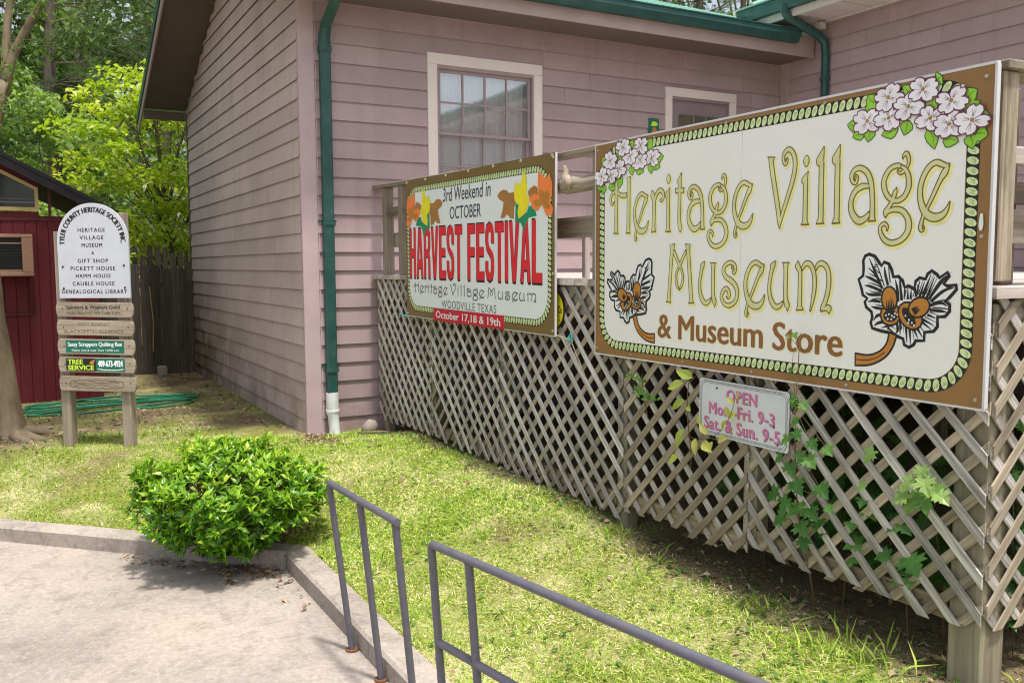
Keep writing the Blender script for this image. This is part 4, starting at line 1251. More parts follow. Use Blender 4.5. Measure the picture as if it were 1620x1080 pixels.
glyphs(fest, pl, INST[:8], GI, .27, .072, .020, .604)
glyphs(fest, pl, INST[8:15], GI, .27, -.002, .020, .65)
glyphs(fest, pl, INST[15:], GI, .27, 1.103, .120, .646)
text('lettering', 'WOODVILLE TEXAS', M['greyink'], fest, pl, .735, 1.672, .100, .162, .004, 0, 0, 1.12)
# leaf sprays
def sprays(mir):
    fx = (lambda p: ((HW * 1000 - p[0]) / 1000, p[1] / 1000)) if mir else (lambda p: (p[0] / 1000, p[1] / 1000))
    for key, mat, n in (('brown', 'leafbrown', .0060), ('green', 'lgreen', .0070), ('yellow', 'yellow', .0080), ('orange', 'orange2', .0090)):
        mb = MB()
        for q in HVL[key]: fpoly(mb, pl, [fx(p) for p in q], n)
        mb.build('leaf_drawing', M[mat], fest)
    mb = MB(); c = np.mean([fx(p) for p in HVL['orange'][0]], 0)
    lo = [fx(p) for p in HVL['orange'][0]]
    fpoly(mb, pl, [(c[0] + (a - c[0]) * .72, c[1] - .055 + (b - c[1] + .055) * .45) for a, b in lo], .0096)
    mb.build('leaf_drawing', M['orange'], fest)
sprays(0); sprays(1)
# pasted date strip
mb = MB(); mb.prism([pl(.572, -.010, .008), pl(1.790, -.006, .008), pl(1.788, .094, .008), pl(.572, .086, .008)], (.004, 0, 0))
strip = mb.build('date_strip', M['banner'], fest)
text('lettering', 'October 17,18 & 19th', M['white2'], strip, pl, .622, 1.735, .004, .070, .0096, .024)
mb = MB()
for i in range(7): mb.disc(pl(.03 + i * .40, HH - .015, 0), pl.N, .010, .006, 8)
for u, v in ((HW - .02, HH - .03), (HW - .02, .4), (.02, .02), (HW - .02, .03)): mb.disc(pl(u, v, 0), pl.N, .009, .004, 8)
mb.build('screw', M['ropew'], fest)

# ------------------------------------------------------------------ opening hours sign
hrs = thing('hours_sign', 'small white OPEN hours sign with pink lettering hung on the lattice', 'sign', (3.07, 3.2, .75))
pl = Plane((3.066, 3.512, .752), (0, -.9995, -.008), (0, 0, 1))
mb = MB(); q = rrect(0, .61, 0, .285, .018, 5); mb.prism([pl(*p) for p in q], (.004, 0, 0)); mb.build('panel', M['hours'], hrs)
def frame(mb, u0, u1, v0, v1, r, w, n):
    a = rrect(u0, u1, v0, v1, r, 8); b = rrect(u0 + w, u1 - w, v0 + w, v1 - w, max(.003, r - w), 8); k = len(a)
    mb.add([pl(*p, n) for p in a] + [pl(*p, n) for p in b], [(i, (i + 1) % k, k + (i + 1) % k, k + i) for i in range(k)])
mb = MB(); frame(mb, .008, .602, .008, .277, .035, .0022, .0012); frame(mb, .018, .592, .018, .267, .03, .0022, .0012)
for i in range(74):
    u = .035 + i * .0073
    for v in (.0115, .2705): mb.poly([pl(u, v, .0014), pl(u + .0028, v, .0014), pl(u + .0045, v + .005, .0014), pl(u + .0017, v + .005, .0014)])
for i in range(28):
    v = .035 + i * .0076
    for u in (.0115, .5935): mb.poly([pl(u, v, .0014), pl(u + .005, v, .0014), pl(u + .005, v + .0028, .0014), pl(u, v + .0028, .0014)])
mb.build('border', M['greyink'], hrs)
for body, a, b, c, d, bo in (('OPEN', .20, .405, .190, .248, .034), ('Mon.-Fri. 9-3', .075, .520, .112, .172, .034), ('Sat. & Sun. 9-5', .040, .555, .032, .094, .034)):
    text('lettering', body, M['greyink'], hrs, pl, a + .003, b + .003, c - .003, d - .003, .0014, bo, 0, 1.08)
    text('lettering', body, M['pink'], hrs, pl, a, b, c, d, .0024, bo, 0, 1.08)
mb = MB()
for u, v in ((.13, .245), (.545, .03), (.52, .11)): mb.disc(pl(u, v, 0), pl.N, .006, .003, 8)
mb.build('screw', M['rust'], hrs)

# ------------------------------------------------------------------ round yellow sign, half hidden
rs = thing('round_sign', 'round yellow sign on the lattice half hidden behind the festival sign', 'sign', (3.07, 4.955, 1.2))
pl = Plane((3.074, 4.955, 1.325), (0, -1, 0), (0, 0, 1))
circ = lambda r, n=28: [(r * math.cos(t), r * math.sin(t)) for t in np.linspace(0, 2 * math.pi, n + 1)[:-1]]
mb = MB(); mb.prism([pl(*p) for p in circ(.130)], (.006, 0, 0)); mb.build('panel', M['black'], rs)
mb = MB(); fpoly(mb, pl, circ(.122), .001); mb.build('field', M['yellow'], rs)
text('lettering', 'Co', M['slate'], rs, pl, .058, .108, -.02, .026, .002, .02)
text('lettering', 'A', M['slate'], rs, pl, .068, .082, .062, .078, .002, .0)
text('lettering', '9', M['slate'], rs, pl, .070, .082, -.076, -.060, .002, .0)

# driftwood on the rail, cords that tie the signs down
kn = thing('driftwood_branch', 'gnarled driftwood branch with a pale knobbly stub on the rail between the two big signs', 'driftwood', (3.12, 4.76, 2.1))
mb = MB()
mb.tube([(3.13, 5.05, 2.135), (3.125, 4.97, 2.125), (3.12, 4.90, 2.13), (3.11, 4.83, 2.115), (3.115, 4.74, 2.12), (3.125, 4.62, 2.115), (3.13, 4.46, 2.125), (3.14, 4.36, 2.12)], [.036, .050, .046, .060, .062, .050, .052, .03], 10, flat=.9)
mb.build('limb', M['rail'], kn, True)
mb = MB()
mb.tube([(3.075, 4.79, 2.10), (3.055, 4.775, 2.135), (3.06, 4.785, 2.165), (3.07, 4.795, 2.20), (3.065, 4.798, 2.225), (3.062, 4.80, 2.24)], [.026, .032, .024, .018, .014, .006], 9)
mb.tube([(3.07, 4.745, 2.09), (3.05, 4.74, 2.12), (3.055, 4.75, 2.15), (3.07, 4.765, 2.17)], [.020, .030, .024, .010], 9)
mb.build('stub', M['signboard'], kn, True)
tc = thing('tie_cord', 'turquoise cord tied in a bow below the corner of the festival sign', 'cord', (3.07, 4.8, 1.1))
mb = MB()
mb.tube([(3.045, 4.865, 1.165), (3.06, 4.80, 1.150), (3.07, 4.735, 1.135)], .004, 6)
mb.tube([(3.07, 4.735, 1.135), (3.072, 4.68, 1.06), (3.07, 4.63, 1.0), (3.076, 4.585, .93)], .004, 6)
mb.build('cord', M['ropew'], tc, True)
mb = MB()
mb.poly([(3.062, 4.735, 1.135), (3.058, 4.77, 1.150), (3.066, 4.745, 1.175)]); mb.poly([(3.062, 4.735, 1.135), (3.060, 4.700, 1.13), (3.066, 4.725, 1.178)])
mb.tube([(3.064, 4.735, 1.135), (3.060, 4.71, 1.165), (3.064, 4.728, 1.185), (3.066, 4.75, 1.165), (3.064, 4.735, 1.135)], .006, 6)
mb.build('bow', M['cord'], tc)
t2 = MB(); t2.tube([(3.05, 7.32, 1.17), (3.065, 7.42, 1.165), (3.068, 7.56, 1.175), (3.07, 7.62, 1.18)], .006, 6)
tag(t2.build('tie_cord', M['cord']), 'short turquoise cord at the far lower corner of the festival sign', 'cord')

# ------------------------------------------------------------------ pipe handrails by the drive
def rail_tube(mb, pts, r=.0168): mb.tube(pts, r, 12)
hr = thing('handrail', 'short grey pipe handrail with three leaning posts on the drive beside the kerb', 'handrail', (1.44, 3.87, ZD))
T3 = [Vector((1.330, 4.268, .54)), Vector((1.346, 3.862, .54)), Vector((1.364, 3.470, .54))]
B3 = [Vector((1.433, 4.274, ZD)), Vector((1.444, 3.885, ZD)), Vector((1.452, 3.49, ZD))]
mb = MB()
d = (T3[2] - T3[0]).normalized()
rail_tube(mb, [T3[0] + (B3[0] - T3[0]) * .05, T3[0] + (B3[0] - T3[0]) * .022 - d * .001, T3[0] + d * .012, T3[0] + d * .035, T3[2] + d * .022])
mb.build('top_rail', M['pipe'], hr, 'auto')
for t, b in zip(T3, B3):
    mb = MB(); q = (b - t).normalized(); rail_tube(mb, [t + q * .012, b]); mb.tube([t + q * .015, t + q * .021, t + q * .027], [.0172, .0192, .0172], 12); po = mb.build('post', M['pipe'], hr, 'auto')
    mb = MB(); mb.disc(b + Vector((0, 0, .001)), (0, 0, 1), .034, .009, 14); mb.build('foot_plate', M['rust'], po)
hr2 = thing('handrail', 'long grey pipe handrail with a lower bar that runs off the bottom of the view', 'handrail', (1.5, 2.4, ZD))
P0 = Vector((1.422, 3.228, .50)); P9 = Vector((1.720, 1.50, .50)); d = (P9 - P0).normalized()
lean = Vector((1.30, 2.705, ZD)) - P0; lean = Vector((.035, -.05, -.85))
mb = MB(); rail_tube(mb, [P0 + lean * .05, P0 + lean * .02, P0 + d * .012, P0 + d * .034, P0 + d * .9, P9])
mb.build('top_rail', M['pipe'], hr2, 'auto')
for s in (0.0, .255, 1.66):
    t = P0 + d * s; mb = MB(); rail_tube(mb, [t + lean * .014, t + lean]); mb.build('post', M['pipe'], hr2, 'auto')
mb = MB(); t = P0 + lean * .475; rail_tube(mb, [t + d * .0, t + d * 1.75]); mb.build('lower_bar', M['pipe'], hr2, 'auto')

# ------------------------------------------------------------------ society signboard with five hanging boards
AC = Vector((.598, 8.715, 0)); AR = R(-33)
U = Vector((math.cos(AR), math.sin(AR), 0)); Nn = Vector((math.sin(AR), -math.cos(AR), 0))   # towards the viewer
asn = thing('society_sign', 'white arched board over five weathered plank signs on two timber posts', 'signboard', AC)
def A3(u, n, z): return AC + U * u + Nn * n + Vector((0, 0, z))
for u in (-.285, .275):
    mb = MB(); mb.beam(A3(u, -.05, -.1), A3(u, -.05, 1.93 if u < 0 else 2.09), .09, .088, Nn); mb.build('post', M['signpost'], asn, bevel=.005)
pa = Plane(A3(-.272, .034, 1.345), U, (0, 0, 1))
PW, PH = .645, .83
r = PW / 2
arch = [(0, 0), (PW, 0)] + [(r + r * math.cos(t) , PH - r * 1.02 + r * 1.02 * math.sin(t)) for t in np.linspace(0, math.pi, 33)]
mb = MB(); mb.prism([pa(*p) for p in arch], tuple(-Nn * .02)); pnl = mb.build('arched_panel', M['archw'], asn)
for body, uc, v, w, h in (('HERITAGE', .315, .578, .245, .034), ('VILLAGE', .315, .512, .215, .034), ('MUSEUM', .315, .446, .185, .034), ('&', .32, .384, .02, .026), ('GIFT SHOP', .318, .310, .275, .034), ('PICKETT HOUSE', .315, .243, .405, .034), ('HAMM HOUSE', .315, .178, .315, .034), ('CAUBLE HOUSE', .315, .110, .38, .034), ('GENEALOGICAL LIBRARY', .318, .040, .595, .034)):
    text('lettering', body, M['black'], pnl, pa, uc - w / 2, uc + w / 2, v, v + h, .0015, .024, 0, 1.25)
cx, cyv, rr = r, PH - r * 1.02, r - .068
def arcw(a, b):
    th = R(184) - a * R(186); q = rr + b * .046
    return (cx + q * math.cos(th), cyv - .012 + q * 1.02 * math.sin(th))
text('lettering', 'TYLER COUNTY HERITAGE SOCIETY INC.', M['black'], pnl, pa, 0, 1, 0, 1, .0015, .05, 0, 1.05, arcw)
mb = MB()
for u, v in ((.042, .275), (.598, .285), (.042, .085), (.60, .09)): mb.disc(pa(u, v, 0), Nn, .009, .004, 10)
mb.build('bolt', M['black'], pnl)
def plank(z0, z1, tilt=0.0, name='plank'):
    """board with rounded ends"""
    h = z1 - z0; q = [(.02, 0), (.68, tilt)] + [(.68 + .022 * math.cos(t), tilt + h / 2 + h / 2 * math.sin(t)) for t in np.linspace(-1.2, 1.2, 7)] + [(.68, tilt + h), (.02, h)] + [(.02 - .022 * math.cos(t), h / 2 - h / 2 * math.sin(t)) for t in np.linspace(-1.2, 1.2, 7)]
    P = Plane(A3(-.318, .026, z0), U, (0, 0, 1))
    mb = MB(); o = random.uniform(0, 30)
    gs = [(p[0] + o, p[1] + o, 0) for p in q]
    mb.prism([P(*p) for p in q], tuple(-Nn * .03), None, gs)
    return mb.build(name, M['signboard'], asn, bevel=.003), P
zs = [(1.182, 1.312), (1.018, 1.152), (.850, .984), (.690, .822), (.520, .652)]
pk = [plank(a, b, -.012) for a, b in zs]
ob, P = pk[0]
mb = MB(); mb.prism([P(.075, .018, .0), P(.605, .010, .0), P(.605, .112, .0), P(.075, .120, .0)], tuple(Nn * .0009)); mb.build('label_plate', M['signboard'], ob)
text('lettering', 'Spinners & Weavers Guild', M['black'], ob, P, .10, .585, .055, .100, .0045, .012)
text('lettering', 'FIRST SECOND 3RD TUES 9 AM', M['black'], ob, P, .10, .585, .022, .040, .0045, .008)
ob, P = pk[1]
text('lettering', 'FIRST SUNDAY', M['carve'], ob, P, .20, .49, .080, .108, .0015, .0)
text('lettering', 'BLACKSMITH ALLIANCE', M['carve'], ob, P, .07, .61, .016, .046, .0015, .0)
ob, P = pk[2]
mb = MB(); mb.prism([P(.075, .012, .0), P(.610, .004, .0), P(.610, .116, .0), P(.075, .122, .0)], tuple(Nn * .0009)); mb.build('label_plate', M['signteal'], ob)
text('lettering', 'Sassy Scrappers Quilting Bee', M['white2'], ob, P, .095, .590, .056, .104, .0045, .02)
text('lettering', 'Meets 2nd & Last Tues 10:00 a.m.', M['white2'], ob, P, .13, .565, .022, .042, .0045, .008)
ob, P = pk[3]
mb = MB(); mb.prism([P(.070, .008, .0), P(.610, .000, .0), P(.610, .116, .0), P(.070, .122, .0)], tuple(Nn * .0009)); mb.build('label_plate', M['signteal'], ob)
mb = MB(); fpoly(mb, P, [(.072, .010), (.345, .006), (.345, .119), (.072, .121)], .0042); mb.build('label_field', M['black'], ob)
text('lettering', 'TREE', M['lime'], ob, P, .088, .225, .068, .110, .0056, .04)
text('lettering', 'SERVICE', M['lime'], ob, P, .088, .325, .016, .058, .0056, .04)
text('lettering', '409-673-4924', M['white2'], ob, P, .365, .590, .045, .100, .0056, .035)
mb = MB(); fpoly(mb, P, [(.360, .022), (.42, .012), (.53, .010), (.595, .018), (.595, .026), (.53, .018), (.42, .020), (.360, .030)], .0056); mb.build('swoosh', M['white2'], ob)
mb = MB(); fpoly(mb, P, [(.285, .075), (.30, .095), (.325, .104), (.338, .112), (.33, .09), (.325, .072), (.305, .062)], .0058); mb.build('leaf_drawing', M['orange'], ob)
ob, P = pk[4]
mb = MB()
c = [(.10 + .49 * (.5 - .5 * math.cos(t)) , .062 - .008 * (.5 - .5 * math.cos(t)) + .036 * (abs(math.sin(t)) ** .35) * (1 if math.sin(t) >= 0 else -1) + .004 * math.sin(t * 17)) for t in np.linspace(0, 2 * math.pi, 60)]
ribbon(mb, P, [(*p, .007) for p in c], 0, .0012, k=1)
for off in (-.012, .006, .018):
    ribbon(mb, P, [(.13 + .06 * i, .056 + off + .006 * math.sin(i * 2.1 + off * 90), .0045) for i in range(8)], 0, .0012)
mb.build('carving', M['carve'], ob)
for ob, P in pk:
    mb = MB()
    for u in (.062, .655): mb.disc(P(u, .07, 0), Nn, .006, .003, 8)
    mb.build('bolt', M['rust'], ob)

# ------------------------------------------------------------------ red shed
SY = 12.0
shed = thing('red_shed', 'dark red wooden shed with black roof edge and trapezoid window behind the signboard', 'shed', (-1.2, 13, 0))
SXR, SXL, SRX = .90, -3.5, -1.3
def sroof(x): return 2.29 + .537 * (1.149 - x) if x > SRX else 2.29 + .537 * (1.149 - SRX) - .537 * (SRX - x)
mb = MB()
def panel(x0, x1, z0, z1, y=SY):
    mb.prism([(x0, y, z0), (x1, y, z0), (x1, y, z1(x1) if callable(z1) else z1), (x0, y, z1(x0) if callable(z1) else z1)], (0, .03, 0))
x = SXL
while x < SXR - .01:
    x1 = min(x + .1215, SXR); panel(x + .003, x1 - .003, -.1, 2.175); x = x1
x = SXL
while x < SXR - .01:
    x1 = min(x + .4, SXR, ) if not (x < SRX < x + .4) else SRX
    if not (x1 > -2.95 and x < .31):
        panel(x + .004, x1 - .004, 2.195, lambda q: sroof(q) - .12)
    x = x1
panel(-2.95, .30, 2.195, 2.27)
x = -2.95
while x < .29:
    x1 = min(x + .25, .30) if not (x < SRX < x + .25) else SRX
    a0 = sroof(x) - .19; a1 = sroof(x1) - .19
    mb.prism([(x, SY, a0), (x1, SY, a1), (x1, SY, a1 + .08), (x, SY, a0 + .08)], (0, .03, 0)); x = x1
mb.box(SXL, SXR, SY + .031, SY + .06, -.1, 2.22)
mb.box(SXR - .03, SXR, SY + .061, SY + 3.4, -.1, 2.30)
mb.box(SXL, SXL + .03, SY + .061, SY + 3.4, -.1, 2.30)
mb.build('wall', M['red'], shed)
mb = MB(); mb.box(SXL, SXR + .004, SY - .012, SY - .001, 2.165, 2.20)
for x in (.40, ): mb.box(x, x + .03, SY - .010, SY - .001, 2.205, sroof(x + .03) - .13)
mb.box(SXR - .06, SXR + .012, SY - .014, SY - .001, -.1, 2.16)
mb.build('wall_trim', M['redtrim'], shed)
mb = MB()
for y0, y1 in ((SY - .16, SY + 3.6),):
    for a, b in ((1.16, SRX), (SRX, -3.76)):
        za, zb = sroof(a), sroof(b)
        mb.prism([(a, y0, za), (b, y0, zb), (b, y0, zb - .05), (a, y0, za - .05)], (0, y1 - y0, 0))
mb.build('roof', M['roofedge'], shed)
mb = MB()
for a, b in ((1.15, SRX), (SRX, -3.75)):
    za, zb = sroof(a) - .052, sroof(b) - .052
    mb.prism([(a, SY - .155, za), (b, SY - .155, zb), (b, SY - .155, zb - .10), (a, SY - .155, za - .10)], (0, .025, 0))
mb.build('barge_board', M['roofedge'], shed)
# trapezoid window
def trap(i): return [(-2.9 + i, 2.28 + i), (.30 - i, 2.28 + i), (.30 - i, sroof(.30 - i) - .20 - i * 1.15), (SRX, sroof(SRX) - .20 - i * 1.15), (-2.9 + i, sroof(-2.9 + i) - .20 - i * 1.15)]
a, b = trap(0), trap(.038)
mb = MB()
for i in range(5):
    j = (i + 1) % 5
    mb.prism([(a[i][0], SY - .03, a[i][1]), (a[j][0], SY - .03, a[j][1]), (b[j][0], SY - .03, b[j][1]), (b[i][0], SY - .03, b[i][1])], (0, .03, 0))
wn_ = mb.build('window', M['tan'], shed)
mb = MB(); mb.poly([(p[0], SY + .01, p[1]) for p in b]); mb.build('pane', M['glassd'], wn_)
mb = MB(); mb.box(-2.8, .26, SY + .002, SY + .008, 2.365, 2.385); mb.box(-2.8, .26, SY + .002, SY + .008, 2.41, 2.418); mb.build('blind_rail', M['greyink'], wn_)
ac_ = thing('air_conditioner', 'faded tan window air conditioner on a bracket on the red shed wall', 'air conditioner', (-.05, SY - .15, 1.5))
mb = MB()
y0 = SY - .30
mb.box(-.32, .215, y0, SY - .013, 1.955, 1.995); mb.box(-.32, .215, y0, SY - .013, 1.515, 1.555)
mb.box(.10, .215, y0, SY - .013, 1.556, 1.954); mb.box(-.32, -.22, y0, SY - .013, 1.556, 1.954)
mb.box(-.218, .098, y0 + .12, SY - .013, 1.556, 1.954)
mb.build('housing', M['acbox'], ac_, bevel=.006)
mb = MB()
for i in range(9): mb.box(-.215, .095, y0 + .03, y0 + .045, 1.60 + i * .03, 1.612 + i * .03)
mb.box(-.215, .095, y0 + .05, y0 + .1, 1.585, 1.95)
mb.build('grille', M['dark'], ac_)
mb = MB(); mb.box(-.215, .095, y0 + .015, y0 + .028, 1.885, 1.90); mb.box(-.215, .095, y0 + .010, y0 + .03, 1.56, 1.59)
mb.build('grille_bar', M['acbox'], ac_)
mb = MB()
mb.beam((.19, SY - .012, 1.06), (.19, y0 + .02, 1.50), .03, .03); mb.box(-.32, .205, SY - .03, SY - .013, 1.05, 1.08); mb.box(.175, .205, SY - .03, SY - .013, 1.081, 1.50)
mb.build('bracket', M['redtrim'], ac_)

# ------------------------------------------------------------------ board fence between shed and museum
fe = thing('board_fence', 'dark weathered board fence with uneven tops between shed and museum', 'fence', (1.6, 14.3, 0))
mb = MB(); x = .3
while x < 2.36:
    w = random.uniform(.10, .145); h = 1.62 + random.uniform(-.07, .06)
    xe = min(x + w, 2.375); y = 14.28 + random.uniform(-.008, .008)
    k = random.uniform(.02, .06)
    n = 4; tops = [(x + (xe - x) * i / n, h - (k if i in (0, n) else 0) + random.uniform(-.02, .02)) for i in range(n, -1, -1)]
    o = random.uniform(0, 30)
    q = [(x, y, -.1), (xe, y, -.1)] + [(a, y, b) for a, b in tops]
    mb.prism(q, (0, .018, 0), None, [(p[2] + o, p[0] + o, 0) for p in q])
    x = xe + random.uniform(.004, .012)
mb.build('boards', M['fence'], fe)
mb = MB(); mb.box(.3, 2.37, 14.31, 14.35, .35, .44); mb.box(.3, 2.37, 14.31, 14.35, 1.3, 1.39)
mb.build('fence_rail', M['fence'], fe)
fe2 = thing('board_fence', 'pale ragged palings that stick up behind the dark board fence', 'fence', (1.9, 15.4, 0))
mb = MB(); x = .6
while x < 2.9:
    w = random.uniform(.06, .10); h = 1.93 + random.uniform(-.12, .08)
    o = random.uniform(0, 30)
    q = [(x, 15.4, 0), (x + w, 15.4, 0), (x + w, 15.4, h - .03), (x + w * .6, 15.4, h), (x, 15.4, h - random.uniform(.02, .1))]
    mb.prism(q, (0, .02, 0), None, [(p[2] + o, p[0] + o, 0) for p in q])
    x += w + random.uniform(.01, .05)
mb.build('boards', M['fence2'], fe2)
mb = MB(); mb.tube([(1.78, 14.22, .35), (1.80, 14.24, .8), (1.765, 14.26, 1.32)], .008, 6)
tag(mb.build('bamboo_cane', M['tan']), 'thin yellow cane leaning against the dark board fence', 'cane')
bk = thing('garden_block', 'small pale stone block on the ground at the foot of the board fence', 'block', (1.86, 14.0, 0))
mb = MB(); mb.box(1.80, 1.93, 13.92, 14.05, .0, .15); mb.box(1.76, 1.96, 13.86, 14.1, -.03, .0 - .001)
mb.build('stone', M['kerb'], bk, bevel=.02)

# ------------------------------------------------------------------ green hose
hs = MB(); pts = []
random.seed(5)
for i in range(150):
    t = i / 149
    s = math.sin(t * math.pi * 9.0)
    x = .95 + .92 * s + .06 * math.sin(t * 71)
    y = 11.25 + .16 * math.cos(t * math.pi * 9) + .30 * math.sin(t * 5) + .07 * math.sin(t * 63) + .18 * (x - .9)
    pts.append((x, y, gz(x, y) + .022 + .012 * math.sin(t * 37)))
hs.tube(pts, .0125, 7)
tag(hs.build('garden_hose', M['hose'], None, True), 'green garden hose lying in loose loops on the bare ground', 'hose')
random.seed(21)

# ------------------------------------------------------------------ plants
def shoot_cloud(n, cen, rad, zmin, seed, jitter=.12):
    r = np.random.default_rng(seed)
    d = unit(r.normal(size=(n, 3)))
    k = r.uniform(.50, 1.0, n) ** .45
    bumps = np.array([1 + jitter * mnoise.noise((a * 2.4, b * 2.4, c * 2.4)) + .10 * mnoise.noise((a * 6, b * 6, c * 6)) for a, b, c in d])
    P = np.array(cen) + d * np.array(rad) * (k * bumps)[:, None]
    keep = P[:, 2] > zmin
    return P[keep], d[keep], k[keep]

bush = thing('round_shrub', 'rounded glossy green shrub spilling over the kerb at the drive corner', 'shrub', (1.17, 6.02, gz(1.17, 6.1)))
BC, BR = (1.185, 5.96, .115), (.60, .58, .345)
P, D, K = shoot_cloud(1900, BC, BR, -.24, 3, .30)
kp = np.array([mnoise.noise((a * 4.2, b * 4.2, c * 4.2 + 3)) < .20 for a, b, c in D]) | (K < .8)
P, D, K = P[kp], D[kp], K[kp]
parts_ = []
for ring, nleaf in ((0, 4), (1, 4)):
    for j in range(nleaf):
        n = len(P)
        a = rng.uniform(0, 2 * math.pi, n)
        ax = unit(D * .55 + np.array([0, 0, .75]) + rng.normal(scale=.28, size=(n, 3)))
        s = unit(np.cross(ax, rng.normal(size=(n, 3)))); t = np.cross(ax, s)
        rad = s * np.cos(a)[:, None] + t * np.sin(a)[:, None]
        tilt = rng.uniform(.35, .8, n) if ring else rng.uniform(.9, 1.6, n)
        dirn = unit(ax * tilt[:, None] + rad)
        L = rng.uniform(.034, .08, n) * (1.0 if not ring else 1.12)
        base = P - ax * (.02 * ring)
        tint = np.clip(rng.normal(.48, .17, n) + .35 * (K - .86) * 2 + (.12 if not ring else -.1) + .16 * (P[:, 2] - BC[2]) / BR[2], 0, 1)  # light painted in: upper and outer leaves lighter, inner ones darker
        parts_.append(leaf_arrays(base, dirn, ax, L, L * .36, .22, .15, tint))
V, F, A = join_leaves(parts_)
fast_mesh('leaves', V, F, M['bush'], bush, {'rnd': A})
mb = MB(); sel = rng.choice(len(P), 260, replace=False)
for i in sel:
    b = Vector((BC[0] + random.uniform(-.12, .12), BC[1] + random.uniform(-.12, .12), -.25)); e = Vector(P[i])
    m_ = b.lerp(e, .55) + Vector((random.uniform(-.04, .04), random.uniform(-.04, .04), .05))
    mb.tube([b, m_, e], [.008, .005, .0025], 4, False)
mb.build('twigs', M['stem'], bush)

def tree_limbs(mb, base, clumps, r0, rng_, trunk_top=None, bend=.3, forks=None):
    """tapered trunk with limbs reaching every clump"""
    b = Vector(base); top = Vector(trunk_top)
    n = 8; path = []
    for i in range(n + 1):
        t = i / n; p = b.lerp(top, t)
        p += Vector((mnoise.noise((p.z * .35, b.x, 1)), mnoise.noise((p.z * .35, b.y, 5)), 0)) * bend * t
        path.append(p)
    mb.tube(path, [r0 * (1.25 if i == 0 else 1) * (1 - .72 * i / n) for i in range(n + 1)], 9, False)
    for c in clumps:
        c = Vector(c)
        h = min(.95, max(.25, (c.z - b.z) / max(.1, (top.z - b.z)) * .62 + rng_.uniform(-.08, .08)))
        k = min(n - 1, int(h * n)); s = path[k].lerp(path[k + 1], h * n - k)
        m_ = s.lerp(c, .5) + Vector((rng_.uniform(-.2, .2), rng_.uniform(-.2, .2), .12 * (c - s).length))
        r = r0 * (1 - .72 * h) * .42
        mb.tube([s, m_, c], [r, r * .6, r * .2], 6, False)

def crown_leaves(clumps, rad, per, size, aspect, r, tone, flat=.75, up=.5, shade=0):
    parts = []
    for c in clumps:
        n = per
        d = unit(r.normal(size=(n, 3))); k = r.uniform(.15, 1, n) ** .5
        rr = rad * r.uniform(.65, 1.25)
        P = np.array(c) + d * k[:, None] * rr * np.array([1, 1, flat])
        N = unit(r.normal(scale=.55, size=(n, 3)) + np.array([0, 0, up]) + d * .25)
        D = unit(np.cross(N, r.normal(size=(n, 3))))
        L = size * r.uniform(.7, 1.3, n)
        base = r.normal(tone, .12)
        parts.append(leaf_arrays(P, D, N, L, L * aspect, .12, .2, np.clip(r.normal(base, .17, n), 0, 1)))
    return join_leaves(parts)

# dogwood behind the fence: tiers of bright leaves
dog = thing('dogwood_tree', 'bright yellow green dogwood with tiered sprays behind the board fence', 'tree', (2.35, 16.0, 0))
r_ = np.random.default_rng(5)
cl = []
for z, x0, x1 in ((1.95, .9, 2.9), (2.25, 1.2, 3.1), (2.55, 1.3, 3.2), (2.95, 1.0, 3.2), (3.3, .85, 3.0), (3.6, .95, 3.1), (3.95, .75, 3.0), (4.3, 1.0, 2.9), (4.55, 1.3, 2.9), (4.75, 1.9, 3.0), (2.1, 1.7, 3.2), (2.7, 1.8, 3.2), (3.1, 1.9, 3.2)):
    for i in range(7):
        cl.append((x0 + (x1 - x0) * (i + r_.uniform(-.3, .3)) / 6, 16.0 + r_.uniform(-.8, .9), z + r_.uniform(-.16, .16) - .12 * abs(i - 4) * .3))
V, F, A = crown_leaves(cl, .36, 80, .115, .55, r_, .55, .42, 1.0)
fast_mesh('crown', V, F, M['dogwood'], dog, {'rnd': A})
mb = MB(); tree_limbs(mb, (2.45, 16.1, -.1), cl[::2], .06, random, (2.3, 16.0, 4.6)); mb.build('trunk', M['bark2'], dog, True)

# crape myrtle at the left edge: smooth pale stems, flared foot with surface roots
cm_ = thing('crape_myrtle', 'smooth tan trunk with flared roots at the left edge in front of the red shed', 'tree', (-.08, 9.7, 0))
mb = MB()
mb.tube([(-.06, 9.70, -.10), (-.07, 9.70, .0), (-.075, 9.70, .06), (-.082, 9.70, .16), (-.10, 9.70, .35), (-.122, 9.70, .7), (-.165, 9.70, 1.1), (-.178, 9.70, 1.5), (-.20, 9.70, 1.9), (-.185, 9.70, 2.35), (-.11, 9.70, 2.8), (-.035, 9.70, 3.15), (.02, 9.70, 3.34)], [.20, .165, .142, .122, .106, .098, .088, .080, .072, .066, .060, .054, .050], 14)
mb.tube([(.0, 9.70, 3.22), (.05, 9.70, 3.42), (.11, 9.69, 3.62), (.25, 9.66, 3.9), (.42, 9.6, 4.2), (.62, 9.5, 4.7), (.8, 9.4, 5.4)], [.048, .044, .042, .038, .034, .028, .018], 10)
mb.tube([(.0, 9.71, 3.22), (.03, 9.74, 3.5), (.06, 9.76, 3.85), (.12, 9.8, 4.3), (.16, 9.85, 5.1)], [.044, .040, .036, .032, .018], 10)
mb.tube([(-.15, 9.74, 1.7), (-.19, 9.8, 2.2), (-.13, 9.86, 2.9), (-.085, 9.9, 3.6), (-.09, 9.9, 4.4), (-.12, 9.9, 5.4)], [.05, .052, .048, .044, .040, .02], 10)
